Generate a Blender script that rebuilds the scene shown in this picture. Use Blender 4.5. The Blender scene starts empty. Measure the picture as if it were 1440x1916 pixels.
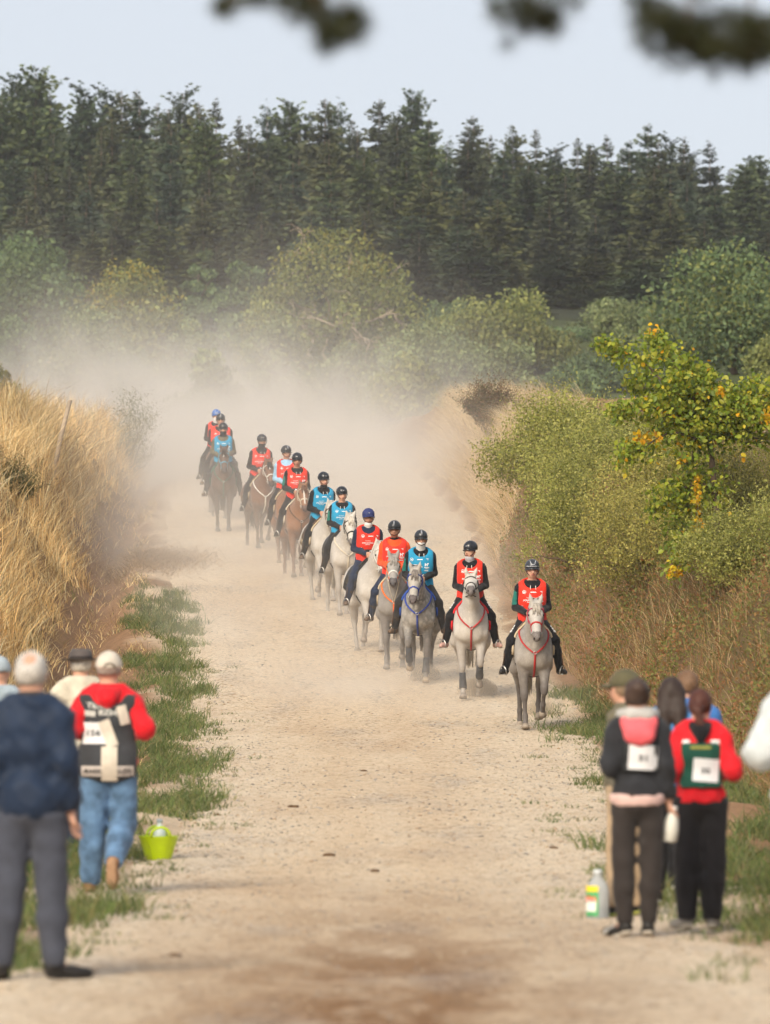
import bpy, math, random
import numpy as np
from mathutils import Vector, Matrix, Euler
from mathutils.bvhtree import BVHTree

rng = np.random.default_rng(7)
random.seed(7)
S = bpy.context.scene
COL = S.collection

# ------------------------------------------------------------------ camera
FPX = 10644.0                      # focal length in photo pixels (200 mm on a 36 mm tall frame)
CAMZ = 1.67
PITCH = math.atan((1262 - 958) / FPX)
cam_d = bpy.data.cameras.new("camera")
cam = bpy.data.objects.new("camera", cam_d)
COL.objects.link(cam)
cam.location = (0, 0, CAMZ)
cam.rotation_euler = (math.pi / 2 + PITCH, 0, 0)
cam_d.sensor_fit = 'VERTICAL'
cam_d.sensor_height = 36.0
cam_d.lens = 200.0
cam_d.clip_start = 0.5
cam_d.clip_end = 4000
cam_d.dof.use_dof = True
cam_d.dof.focus_distance = 92.0
cam_d.dof.aperture_fstop = 3.6
S.camera = cam

# ------------------------------------------------------------------ world and sun
SUN_EL, SUN_DIR = math.radians(34), Vector((-0.42, -0.907))     # where the sun stands, seen from the place
w = bpy.data.worlds.new("World"); S.world = w; w.use_nodes = True
nt = w.node_tree; bg = nt.nodes['Background']
sky = nt.nodes.new('ShaderNodeTexSky'); sky.sky_type = 'NISHITA'; sky.sun_disc = False
sky.sun_elevation = SUN_EL
sky.sun_rotation = math.atan2(SUN_DIR.x, SUN_DIR.y) % (2 * math.pi)
sky.air_density = 1.0; sky.dust_density = 2.0; sky.ozone_density = 3.0; sky.altitude = 600
hs = nt.nodes.new('ShaderNodeHueSaturation'); hs.inputs['Saturation'].default_value = 0.42
nt.links.new(sky.outputs[0], hs.inputs['Color'])
veil = nt.nodes.new('ShaderNodeMixRGB'); veil.inputs[0].default_value = 0.55       # thin even cloud veil over the whole sky
veil.inputs[2].default_value = (6.8, 7.25, 8.1, 1)
nt.links.new(hs.outputs[0], veil.inputs[1])
nt.links.new(veil.outputs[0], bg.inputs[0]); bg.inputs[1].default_value = 0.081
sd = bpy.data.lights.new("sun", 'SUN'); so = bpy.data.objects.new("sun", sd); COL.objects.link(so)
sd.energy = 3.3; sd.angle = math.radians(28); sd.color = (1.0, 0.88, 0.70)
_d = Vector((SUN_DIR.x * math.cos(SUN_EL), SUN_DIR.y * math.cos(SUN_EL), math.sin(SUN_EL))).normalized()
so.rotation_euler = (-_d).to_track_quat('-Z', 'Y').to_euler()
so.location = (-30, -40, 40)
vs = S.view_settings
vs.view_transform = 'Standard'; vs.look = 'None'; vs.exposure = 0.56; vs.gamma = 1.0; vs.use_curve_mapping = False
S.render.engine = 'CYCLES'
cy = S.cycles
cy.use_denoising = True; cy.use_adaptive_sampling = True; cy.adaptive_threshold = 0.06
cy.max_bounces = 4; cy.diffuse_bounces = 2; cy.glossy_bounces = 2; cy.transmission_bounces = 4
cy.transparent_max_bounces = 6; cy.volume_bounces = 1
cy.volume_step_rate = 0.4; cy.volume_max_steps = 128
cy.sample_clamp_indirect = 4

# ------------------------------------------------------------------ helpers
_a = PITCH
_fw, _up = np.array([0, math.cos(_a), math.sin(_a)]), np.array([0, -math.sin(_a), math.cos(_a)])
def at(px, py, Y):
    """the point at depth Y that the photograph shows at pixel (px, py)"""
    d = _fw + np.array([1.0, 0, 0]) * (px - 720) / FPX + _up * (958 - py) / FPX
    return np.array([0, 0, CAMZ]) + d * (Y / d[1])

def pxx(px, Y): return (px - 720) / FPX * Y

def interp(x, pts):
    p = np.array(pts, float)
    return np.interp(x, p[:, 0], p[:, 1])

def smooth(t):
    t = np.clip(t, 0, 1); return t * t * (3 - 2 * t)

def _hash2(ix, iy, s=0):
    h = (ix * 374761393 + iy * 668265263 + s * 974634777) & 0x7fffffff
    h = ((h ^ (h >> 13)) * 1274126177) & 0x7fffffff
    return ((h ^ (h >> 16)) & 0xffff) / 65535.0

def noise2(x, y, s=0):
    x = np.asarray(x, float); y = np.asarray(y, float)
    ix = np.floor(x).astype(np.int64); iy = np.floor(y).astype(np.int64)
    fx = smooth(x - ix); fy = smooth(y - iy)
    a = _hash2(ix, iy, s); b = _hash2(ix + 1, iy, s); c = _hash2(ix, iy + 1, s); d = _hash2(ix + 1, iy + 1, s)
    return (a * (1 - fx) + b * fx) * (1 - fy) + (c * (1 - fx) + d * fx) * fy - 0.5

def fbm2(x, y, s=0, n=3):
    r = 0; a = 1.0
    for i in range(n):
        r = r + a * noise2(x * 2 ** i, y * 2 ** i, s + i); a *= 0.5
    return r

def mesh_np(name, verts, faces, cols=None, smoothed=False, midx=None):
    """verts (N,3); faces: list of (M,k) int arrays"""
    me = bpy.data.meshes.new(name)
    verts = np.asarray(verts, np.float32)
    faces = [np.asarray(f, np.int32) for f in faces if len(f)]
    me.vertices.add(len(verts)); me.vertices.foreach_set('co', verts.ravel())
    nl = sum(f.size for f in faces); nf = sum(len(f) for f in faces)
    me.loops.add(nl); me.polygons.add(nf)
    me.loops.foreach_set('vertex_index', np.concatenate([f.ravel() for f in faces]))
    sizes = np.concatenate([np.full(len(f), f.shape[1], np.int32) for f in faces])
    starts = np.concatenate([[0], np.cumsum(sizes)[:-1]]).astype(np.int32)
    me.polygons.foreach_set('loop_start', starts)
    try: me.polygons.foreach_set('loop_total', sizes)
    except Exception: pass
    if midx is not None: me.polygons.foreach_set('material_index', np.asarray(midx, np.int32))
    if smoothed: me.polygons.foreach_set('use_smooth', np.ones(nf, bool))
    if cols is not None:
        at_ = me.color_attributes.new('Col', 'FLOAT_COLOR', 'POINT')
        c = np.ones((len(verts), 4), np.float32); c[:, :3] = cols
        at_.data.foreach_set('color', c.ravel())
    me.update(calc_edges=True); me.validate()
    return me

def link(name, me, mats, parent=None, loc=None, rot=None):
    o = bpy.data.objects.new(name, me)
    COL.objects.link(o)
    if me is not None:
        for m in (mats if isinstance(mats, (list, tuple)) else [mats]):
            if m is not None and len(me.materials) < 16: me.materials.append(m)
    if parent is not None: o.parent = parent
    if loc is not None: o.location = [float(v) for v in loc]
    if rot is not None: o.rotation_euler = rot
    return o

def empty(name, loc=(0, 0, 0), rz=0.0):
    o = bpy.data.objects.new(name, None); COL.objects.link(o)
    o.location = [float(v) for v in loc]; o.rotation_euler = (0, 0, rz); o.empty_display_size = 0.2
    return o

def tag(o, label=None, cat=None, group=None, kind=None):
    if label: o['label'] = label
    if cat: o['category'] = cat
    if group: o['group'] = group
    if kind: o['kind'] = kind
    return o

class MB:
    """collects pieces of one mesh"""
    def __init__(s): s.v = []; s.f = {}; s.n = 0; s.c = []
    def add(s, v, faces, col=None):
        v = np.asarray(v, float).reshape(-1, 3)
        for f in faces:
            f = np.asarray(f, int)
            if f.ndim == 1: f = f[None]
            s.f.setdefault(f.shape[1], []).append(f + s.n)
        s.v.append(v); s.n += len(v)
        s.c.append(np.broadcast_to(np.asarray(col if col is not None else (1, 1, 1), float), (len(v), 3)))
    def mesh(s, name, cols=False, smoothed=True):
        return mesh_np(name, np.concatenate(s.v), [np.concatenate(x) for x in s.f.values()],
                       np.concatenate(s.c) if cols else None, smoothed)

def frame_of(d):
    d = d / (np.linalg.norm(d) + 1e-9)
    u = np.cross(d, [0, 0, 1.0])
    if np.linalg.norm(u) < 1e-3: u = np.cross(d, [0, 1.0, 0])
    u /= np.linalg.norm(u); return u, np.cross(u, d)

def tube(mb, pts, rad, n=6, col=None, flat=1.0, cap=True, closed=False):
    pts = np.asarray(pts, float); m = len(pts)
    rad = np.broadcast_to(np.asarray(rad, float), (m,))
    vs_ = []; pu = None
    for i in range(m):
        if closed: d = pts[(i + 1) % m] - pts[i - 1]
        else: d = pts[min(i + 1, m - 1)] - pts[max(i - 1, 0)]
        d = d / (np.linalg.norm(d) + 1e-9)
        if pu is None: u, v = frame_of(d)
        else:
            u = pu - d * np.dot(pu, d); u /= np.linalg.norm(u) + 1e-9; v = np.cross(u, d)
        pu = u
        a = np.arange(n) * 2 * math.pi / n
        vs_.append(pts[i] + rad[i] * (np.cos(a)[:, None] * u + flat * np.sin(a)[:, None] * v))
    V = np.concatenate(vs_); F = []
    for i in range(m if closed else m - 1):
        j = (i + 1) % m
        for k in range(n):
            F.append([i * n + k, i * n + (k + 1) % n, j * n + (k + 1) % n, j * n + k])
    fs = [np.array(F)]
    if cap and not closed:
        fs += [np.array([list(range(n))[::-1]]), np.array([[(m - 1) * n + k for k in range(n)]])]
    mb.add(V, fs, col)

def box(mb, c, size, rot=None, col=None, taper=1.0):
    x, y, z = np.asarray(size, float) / 2
    V = np.array([[-x, -y, -z], [x, -y, -z], [x, y, -z], [-x, y, -z], [-x * taper, -y * taper, z], [x * taper, -y * taper, z], [x * taper, y * taper, z], [-x * taper, y * taper, z]])
    if rot is not None: V = V @ np.asarray(rot).T
    mb.add(V + np.asarray(c), [np.array([[0, 3, 2, 1], [4, 5, 6, 7], [0, 1, 5, 4], [1, 2, 6, 5], [2, 3, 7, 6], [3, 0, 4, 7]])], col)

def lathe(mb, prof, n=20, c=(0, 0, 0), sx=1.0, sy=1.0, col=None):
    prof = np.asarray(prof, float); m = len(prof); a = np.arange(n) * 2 * math.pi / n
    V = np.concatenate([np.stack([r * np.cos(a) * sx, r * np.sin(a) * sy, np.full(n, z)], 1) for r, z in prof]) + np.asarray(c)
    F = np.array([[i * n + k, i * n + (k + 1) % n, (i + 1) * n + (k + 1) % n, (i + 1) * n + k] for i in range(m - 1) for k in range(n)])
    mb.add(V, [F], col)

# ------------------------------------------------------------------ materials
def nodes_of(name):
    m = bpy.data.materials.new(name); m.use_nodes = True
    nt = m.node_tree; b = nt.nodes['Principled BSDF']
    return m, nt, b

def N(nt, t, **kw):
    n = nt.nodes.new(t)
    for k, v in kw.items(): setattr(n, k, v)
    return n

def coords(nt, kind='Object'):
    return N(nt, 'ShaderNodeTexCoord').outputs[kind]

def noise_node(nt, vec, scale, detail=3.0, rough=0.55, dist=0.0):
    n = N(nt, 'ShaderNodeTexNoise'); n.inputs['Scale'].default_value = scale; n.inputs['Detail'].default_value = detail
    n.inputs['Roughness'].default_value = rough; n.inputs['Distortion'].default_value = dist
    nt.links.new(vec, n.inputs['Vector']); return n

def ramp(nt, fac, stops):
    r = N(nt, 'ShaderNodeValToRGB'); e = r.color_ramp.elements
    while len(e) < len(stops): e.new(0.5)
    for i, (p, c) in enumerate(stops):
        e[i].position = p; e[i].color = (*c, 1) if len(c) == 3 else c
    nt.links.new(fac, r.inputs[0]); return r.outputs[0]

def mixc(nt, fac, a, b, mode='MIX'):
    n = N(nt, 'ShaderNodeMixRGB', blend_type=mode)
    for i, v in ((0, fac), (1, a), (2, b)):
        if isinstance(v, (int, float)): n.inputs[i].default_value = v
        elif isinstance(v, tuple): n.inputs[i].default_value = (*v, 1) if len(v) == 3 else v
        else: nt.links.new(v, n.inputs[i])
    return n.outputs[0]

def bump(nt, b, height, strength=0.3, dist=0.02):
    n = N(nt, 'ShaderNodeBump'); n.inputs['Strength'].default_value = strength; n.inputs['Distance'].default_value = dist
    nt.links.new(height, n.inputs['Height']); nt.links.new(n.outputs[0], b.inputs['Normal'])

_mats = {}
def mat_plain(name, col, rough=0.7, var=0.12, scale=14.0, metal=0.0, bmp=0.0, spec=0.3, sheen=0.0):
    """a plain surface with a little mottling"""
    if name in _mats: return _mats[name]
    m, nt, b = nodes_of(name)
    n = noise_node(nt, coords(nt), scale, 4)
    c1 = tuple(max(0, x * (1 - var)) for x in col); c2 = tuple(min(1, x * (1 + var)) for x in col)
    nt.links.new(ramp(nt, n.outputs[0], [(0.3, c1), (0.7, c2)]), b.inputs['Base Color'])
    b.inputs['Roughness'].default_value = rough; b.inputs['Metallic'].default_value = metal
    b.inputs['Specular IOR Level'].default_value = spec
    if sheen: b.inputs['Sheen Weight'].default_value = sheen
    if bmp: bump(nt, b, n.outputs[0], bmp, 0.01)
    _mats[name] = m; return m

def mat_leaf(name, tint=(1, 1, 1), trans=0.3, rough=0.6, obj_var=0.0):
    """foliage: colour from the mesh's own leaf colours, some light passes through"""
    if name in _mats: return _mats[name]
    m, nt, b = nodes_of(name)
    a = N(nt, 'ShaderNodeAttribute', attribute_name='Col')
    c = mixc(nt, 1.0, a.outputs['Color'], tint, 'MULTIPLY')
    if obj_var:
        oi = N(nt, 'ShaderNodeObjectInfo')
        c = mixc(nt, 1.0, c, ramp(nt, oi.outputs['Random'], [(0, (1 - obj_var, 1 - obj_var * .8, 1 - obj_var * .5)), (0.5, (1, 1, 1)), (1, (1 + obj_var * .6, 1 + obj_var * .5, 1 - obj_var * .3))]), 'MULTIPLY')
    nt.links.new(c, b.inputs['Base Color']); b.inputs['Roughness'].default_value = rough
    b.inputs['Specular IOR Level'].default_value = 0.25
    t = N(nt, 'ShaderNodeBsdfTranslucent'); nt.links.new(c, t.inputs[0])
    ms = N(nt, 'ShaderNodeMixShader'); ms.inputs[0].default_value = trans
    nt.links.new(b.outputs[0], ms.inputs[1]); nt.links.new(t.outputs[0], ms.inputs[2])
    nt.links.new(ms.outputs[0], nt.nodes['Material Output'].inputs[0])
    _mats[name] = m; return m
# ------------------------------------------------------------------ terrain
ZR = [(-40, 0), (20, 0), (43, 0.0), (52, 0.08), (60, 0.22), (72, 0.52), (80, 0.84), (84, 1.06), (90, 1.55), (100, 2.48), (126, 4.88), (150, 7.0), (170, 8.6), (220, 12.6), (300, 19.6), (420, 29.0), (560, 36), (900, 40)]
_zy = np.linspace(-40, 900, 1881); _zz = interp(_zy, ZR)
for _ in range(3): _zz = np.convolve(np.pad(_zz, 4, 'edge'), np.ones(9) / 9, 'valid')
def zroad(Y): return np.interp(Y, _zy, _zz)
XL = [(-40, -3.2), (20, -2.5), (34, -2.15), (43, -2.15), (60, -2.0), (75, -2.45), (88, -3.05), (100, -3.55), (115, -4.4), (126, -4.9), (146, -5.4), (170, -6.6), (200, -11), (260, -20), (900, -60)]
XR = [(-40, 3.4), (20, 2.5), (37, 2.15), (50, 2.3), (60, 2.45), (72, 2.8), (84, 2.85), (90, 2.6), (100, 2.2), (110, 1.95), (126, 1.9), (146, 1.1), (170, -0.4), (200, -4), (260, -13), (900, -52)]
WL = [(-40, 2.2), (50, 2.0), (75, 1.85), (88, 1.75), (100, 1.65), (118, 1.15), (146, 0.45), (170, 0.4), (900, 1)]      # left verge and ditch
WR = [(-40, 2.2), (40, 2.0), (60, 1.75), (66, 1.4), (76, 0.7), (84, 0.35), (100, 0.2), (126, 0.15), (900, 1)]
HL = [(-40, 1.5), (40, 2.2), (70, 2.5), (100, 2.6), (120, 2.5), (130, 2.0), (140, 1.5), (152, 1.2), (165, 0.9), (185, 0.0), (900, 0)]
HR = [(-40, 1.2), (40, 1.5), (66, 2.0), (90, 2.4), (125, 2.3), (136, 2.1), (148, 1.7), (162, 1.2), (180, 0), (900, 0)]
def gz(x, Y):
    x = np.asarray(x, float); Y = np.asarray(Y, float)
    z = zroad(Y)
    dl = interp(Y, XL) - x; dr = x - interp(Y, XR)
    wl = interp(Y, WL); wr = interp(Y, WR); hl = interp(Y, HL); hr = interp(Y, HR)
    n1 = fbm2(x * 0.9, Y * 0.5, 3); n2 = fbm2(x * 0.25, Y * 0.12, 9)
    bl = smooth((dl - wl) / (interp(Y, [(0, 2.7), (105, 2.6), (130, 1.6), (300, 1.4)]) + 0.5 * n2)); br = smooth((dr - wr) / (interp(Y, [(0, 1.9), (95, 1.9), (118, 0.75), (300, 0.75)]) + 0.3 * n2))
    z = z + hl * bl * (1 + 0.25 * n1) + hr * br * (1 + 0.25 * n1)
    z = z + np.clip(dl - wl - 2, 0, 30) * 0.05 + np.clip(dr - wr - 2, 0, 30) * 0.05
    ditch = np.exp(-((dl - wl + 0.15) / 0.3) ** 2) * 0.34 * smooth((Y - 55) / 10) * (1 - smooth((Y - 122) / 15))
    verge = 0.10 * smooth(dl / 0.4) * smooth((wl - dl) / 0.5) + 0.10 * smooth(dr / 0.4) * smooth((wr - dr) / 0.5)
    z = z - ditch + verge * (0.6 + n1)
    off = np.maximum(np.maximum(dl, dr), 0)
    z = z + n1 * 0.06 * smooth(off / 0.5) + n2 * 0.5 * smooth((Y - 160) / 60) + (0.006 * fbm2(x * 3, Y * 2, 21) + 0.02 * noise2(x * 0.8, Y * 0.3, 5)) * (1 - smooth(off / 0.6))
    far = smooth((np.abs(x) - 30) / 80) * smooth((Y - 120) / 150)
    return z + far * (n2 * 3)

def ground_hit(px, py, y0=25.0, y1=160.0):
    Ys = np.arange(y0, y1, 0.1); P = np.array([at(px, py, Y) for Y in Ys])
    k = np.argmax(P[:, 2] <= gz(P[:, 0], Ys))
    return np.array([P[k, 0], Ys[k], float(gz(P[k, 0], Ys[k]))])

def grid_mesh(name, xs, ys, zf):
    X, Y = np.meshgrid(xs, ys)
    Z = zf(X, Y)
    V = np.stack([X, Y, Z], -1).reshape(-1, 3)
    nx, ny = len(xs), len(ys)
    i = np.arange((ny - 1) * (nx - 1)); r = i // (nx - 1); c = i % (nx - 1)
    a = r * nx + c
    F = np.stack([a, a + 1, a + nx + 1, a + nx], 1)
    return V, F

def soil_cols(V):
    x, Y = V[:, 0], V[:, 1]
    dl = interp(Y, XL) - x; dr = x - interp(Y, XR)
    wl = interp(Y, WL); wr = interp(Y, WR)
    soil = np.array([0.27, 0.165, 0.095]); track = np.array([0.50, 0.40, 0.29]);  dry = np.array([0.26, 0.165, 0.075]); green = np.array([0.06, 0.075, 0.028]); forest = np.array([0.03, 0.035, 0.018]); brush = np.array([0.13, 0.095, 0.045])
    n = fbm2(x * 1.1, Y * 0.7, 31)[:, None]
    c = np.tile(soil, (len(V), 1))
    k = (smooth((0.42 - np.maximum(dl / wl, dr / wr) + 0.6 * n[:, 0]) / 0.3))[:, None]; c = c * (1 - k) + track * k
    k = smooth((dl - wl - 0.35 + 0.4 * n[:, 0]) / 0.35)[:, None]; c = c * (1 - k) + dry * k
    k = smooth((dr - wr - 0.5 + 0.4 * n[:, 0]) / 0.5)[:, None]
    k2 = smooth((Y - 112) / 8)[:, None]; c = c * (1 - k) + (brush * (1 - k2) + dry * k2) * k
    k = (smooth((Y - 150) / 20) * (np.minimum(dl, -dr) < 0.3) * 0.8 + 0)[:, None]
    k = smooth((Y - 165) / 15)[:, None]; c = c * (1 - k) + green * k
    k = smooth((Y - 270) / 25)[:, None]; c = c * (1 - k) + forest * k
    return c * (1 + 0.35 * n)

def mat_ground():
    m, nt, b = nodes_of('earth')
    a = N(nt, 'ShaderNodeAttribute', attribute_name='Col'); co = coords(nt)
    n1 = noise_node(nt, co, 6.0, 6, 0.65); n2 = noise_node(nt, co, 40, 3)
    c = mixc(nt, 1.0, a.outputs['Color'], ramp(nt, n1.outputs[0], [(0.25, (0.7, 0.7, 0.7)), (0.75, (1.35, 1.3, 1.25))]), 'MULTIPLY')
    nt.links.new(c, b.inputs['Base Color']); b.inputs['Roughness'].default_value = 0.95; b.inputs['Specular IOR Level'].default_value = 0.1
    bump(nt, b, mixc(nt, 0.5, n1.outputs[0], n2.outputs[0]), 0.6, 0.08)
    return m

def mat_road():
    m, nt, b = nodes_of('gravel_track')
    co = coords(nt)
    mp = N(nt, 'ShaderNodeMapping'); mp.inputs['Scale'].default_value = (1.0, 0.28, 1.0); nt.links.new(co, mp.inputs[0])   # drifts drawn out along the track
    big = noise_node(nt, mp.outputs[0], 0.55, 5, 0.6); mid = noise_node(nt, mp.outputs[0], 2.6, 5, 0.65); fine = noise_node(nt, co, 26, 4, 0.7)
    base = ramp(nt, mid.outputs[0], [(0.25, (0.59, 0.44, 0.285)), (0.5, (0.65, 0.515, 0.355)), (0.78, (0.69, 0.585, 0.445))])
    brown = ramp(nt, big.outputs[0], [(0.50, (0, 0, 0)), (0.66, (1, 1, 1))])
    base = mixc(nt, mixc(nt, 1.0, brown, (0.5, 0.5, 0.5), 'MULTIPLY'), base, (0.44, 0.30, 0.18))
    # the trodden middle is browner, the sides pale and stony
    ua = N(nt, 'ShaderNodeAttribute', attribute_name='Col'); us_ = N(nt, 'ShaderNodeSeparateColor'); nt.links.new(ua.outputs['Color'], us_.inputs[0])
    uw = N(nt, 'ShaderNodeMath', operation='MULTIPLY_ADD'); nt.links.new(big.outputs[0], uw.inputs[0]); uw.inputs[1].default_value = 0.35; nt.links.new(us_.outputs[0], uw.inputs[2])
    lane = ramp(nt, uw.outputs[0], [(0.30, (0, 0, 0)), (0.52, (0.8, 0.8, 0.8)), (0.64, (0.35, 0.35, 0.35)), (0.74, (0.75, 0.75, 0.75)), (0.95, (0, 0, 0))])
    base = mixc(nt, mixc(nt, 1.0, lane, ramp(nt, mid.outputs[0], [(0.3, (0.4, 0.4, 0.4)), (0.7, (1, 1, 1))]), 'MULTIPLY'), mixc(nt, 0.35, base, (0.62, 0.56, 0.48)), mixc(nt, 0.45, base, (0.50, 0.34, 0.205)))
    # a wide patch of darker trodden earth nearest the viewer
    sx = N(nt, 'ShaderNodeSeparateXYZ'); nt.links.new(co, sx.inputs[0])
    mr = N(nt, 'ShaderNodeMapRange'); mr.inputs[1].default_value = 46; mr.inputs[2].default_value = 31; nt.links.new(sx.outputs[1], mr.inputs[0])
    xb = N(nt, 'ShaderNodeMath', operation='ABSOLUTE'); nt.links.new(sx.outputs[0], xb.inputs[0])
    xr = N(nt, 'ShaderNodeMapRange'); xr.inputs[1].default_value = 1.9; xr.inputs[2].default_value = 0.2; nt.links.new(xb.outputs[0], xr.inputs[0])
    streak = noise_node(nt, mp.outputs[0], 1.7, 5, 0.6, 0.6)
    f = mixc(nt, 1.0, mixc(nt, 1.0, mr.outputs[0], xr.outputs[0], 'MULTIPLY'), ramp(nt, streak.outputs[0], [(0.30, (0.25, 0.25, 0.25)), (0.55, (1, 1, 1))]), 'MULTIPLY')
    base = mixc(nt, f, base, (0.25, 0.145, 0.075))
    # patches of grey stone chips
    gp = noise_node(nt, mp.outputs[0], 0.9, 3, 0.5)
    vo = N(nt, 'ShaderNodeTexVoronoi'); vo.inputs['Scale'].default_value = 22; nt.links.new(co, vo.inputs['Vector'])
    sv = N(nt, 'ShaderNodeSeparateColor'); nt.links.new(vo.outputs['Color'], sv.inputs[0])
    chip = ramp(nt, sv.outputs[0], [(0.0, (0.30, 0.28, 0.27)), (0.1, (0.66, 0.6, 0.52)), (0.22, (1, 1, 1)), (0.80, (1, 1, 1)), (0.9, (1.2, 1.18, 1.12)), (0.97, (0.6, 0.48, 0.38))])
    patch = ramp(nt, gp.outputs[0], [(0.45, (0.6, 0.6, 0.6)), (0.65, (1, 1, 1))])
    grey = mixc(nt, ramp(nt, gp.outputs[0], [(0.56, (0, 0, 0)), (0.74, (0.4, 0.4, 0.4))]), base, (0.36, 0.34, 0.32))
    base = mixc(nt, patch, grey, mixc(nt, 1.0, grey, chip, 'MULTIPLY'))
    base = mixc(nt, 1.0, base, ramp(nt, fine.outputs[0], [(0.25, (0.78, 0.76, 0.74)), (0.7, (1.12, 1.12, 1.12))]), 'MULTIPLY')
    nt.links.new(base, b.inputs['Base Color']); b.inputs['Roughness'].default_value = 0.95; b.inputs['Specular IOR Level'].default_value = 0.12
    vd = N(nt, 'ShaderNodeMath', operation='MULTIPLY'); vd.inputs[1].default_value = -0.6; nt.links.new(vo.outputs['Distance'], vd.inputs[0])
    ad = N(nt, 'ShaderNodeMath', operation='ADD'); nt.links.new(vd.outputs[0], ad.inputs[0]); nt.links.new(fine.outputs[0], ad.inputs[1])
    bump(nt, b, ad.outputs[0], 0.55, 0.03)
    return m

M_EARTH = mat_ground()
xs = np.concatenate([np.linspace(-900, -60, 18)[:-1], np.linspace(-60, -14, 24)[:-1], np.arange(-14, 9, 0.28), np.linspace(9, 60, 24), np.linspace(60, 900, 18)[1:]])
ys = np.concatenate([np.linspace(-40, 24, 20)[:-1], np.arange(24, 160, 0.6), np.linspace(160, 460, 110), np.linspace(460, 900, 30)[1:]])
def ground_z(x, y):
    z = gz(x, y)
    ins = smooth((x - interp(y, XL)) / 0.25 + 0.2) * smooth((interp(y, XR) - x) / 0.25 + 0.2)
    return z - 0.05 * ins
V, F = grid_mesh('ground', xs, ys, ground_z)
ground = link('ground', mesh_np('ground', V, [F], soil_cols(V), True), M_EARTH); tag(ground, kind='structure')

# the track itself: a sheet that follows the lane between its ragged edges
us = np.linspace(-0.06, 1.06, 60); ys2 = np.concatenate([np.linspace(-40, 22, 14)[:-1], np.arange(22, 150, 0.4), np.linspace(150, 260, 40)])
U, YY = np.meshgrid(us, ys2)
xl_, xr_ = interp(YY, XL), interp(YY, XR)
edge = 0.35 * fbm2(YY * 0.6, YY * 0 + 4.4, 41) * np.sign(U - 0.5)
XX = xl_ + (xr_ - xl_) * U + edge * np.abs(U - 0.5) * 2
ZZ = gz(XX, YY) + 0.012 - 0.14 * smooth((np.abs(U - 0.5) - 0.47) / 0.08)
V = np.stack([XX, YY, ZZ], -1).reshape(-1, 3)
nx = len(us); i = np.arange((len(ys2) - 1) * (nx - 1)); a = (i // (nx - 1)) * nx + i % (nx - 1)
road = link('dirt_road', mesh_np('dirt_road', V, [np.stack([a, a + 1, a + nx + 1, a + nx], 1)], np.repeat(np.clip(U.reshape(-1, 1), 0, 1), 3, 1), True), mat_road()); tag(road, kind='structure')

# ------------------------------------------------------------------ pebbles on the track
def pebble_field(n):
    Y = 26 + 84 * rng.random(n * 3) ** 1.15
    u = rng.random(n * 3)
    keep = rng.random(n * 3) < 0.25 + 1.2 * np.abs(u - 0.5) + 1.4 * np.clip(fbm2(u * 5, Y * 0.25, 77), 0, 1)
    Y, u = Y[keep][:n], u[keep][:n]; n = len(Y)
    x = interp(Y, XL) + (interp(Y, XR) - interp(Y, XL)) * (u * 1.06 - 0.03)
    P = np.stack([x, Y, gz(x, Y) + 0.014], 1)
    r = ((0.006 + 0.017 * rng.random(n) ** 3) * np.clip(Y / 55, 0.5, 1))[:, None, None]
    o = np.array([[1, 0, 0], [0, 1, 0], [-1, 0, 0], [0, -1, 0], [0.2, 0.1, 0.62], [0, 0, -0.5]], float)
    o = o[None] * (0.7 + 0.6 * rng.random((n, 6, 3)))
    ang = rng.random(n) * 6.283; c, s_ = np.cos(ang), np.sin(ang)
    R = np.zeros((n, 3, 3)); R[:, 0, 0] = c; R[:, 0, 1] = -s_; R[:, 1, 0] = s_; R[:, 1, 1] = c; R[:, 2, 2] = 1
    V = np.einsum('nij,nkj->nki', R, o * r * np.array([1.3, 1, 0.9])) + P[:, None]
    F = np.array([[0, 1, 4], [1, 2, 4], [2, 3, 4], [3, 0, 4], [1, 0, 5], [2, 1, 5], [3, 2, 5], [0, 3, 5]])
    F = (F[None] + (np.arange(n) * 6)[:, None, None]).reshape(-1, 3)
    pal = np.array([[0.52, 0.42, 0.30], [0.56, 0.47, 0.36], [0.30, 0.27, 0.24], [0.40, 0.28, 0.18], [0.20, 0.18, 0.16], [0.36, 0.33, 0.30]])
    cc = pal[rng.integers(0, 6, n)] * (0.8 + 0.4 * rng.random((n, 1)))
    return V.reshape(-1, 3), F, np.repeat(cc, 6, 0)
def mat_vcol(name, rough=0.9):
    m, nt, b = nodes_of(name); a = N(nt, 'ShaderNodeAttribute', attribute_name='Col')
    n = noise_node(nt, coords(nt), 30, 3)
    nt.links.new(mixc(nt, 1.0, a.outputs['Color'], ramp(nt, n.outputs[0], [(0.3, (0.82, 0.82, 0.82)), (0.7, (1.15, 1.15, 1.15))]), 'MULTIPLY'), b.inputs['Base Color'])
    b.inputs['Roughness'].default_value = rough; b.inputs['Specular IOR Level'].default_value = 0.15
    return m
V, F, c = pebble_field(17000)
M_STONE = mat_vcol('pebble_stone')
tag(link('gravel', mesh_np('gravel', V, [F], c), M_STONE), 'loose pale pebbles and stone chips strewn over the track', 'gravel', kind='stuff')

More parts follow.
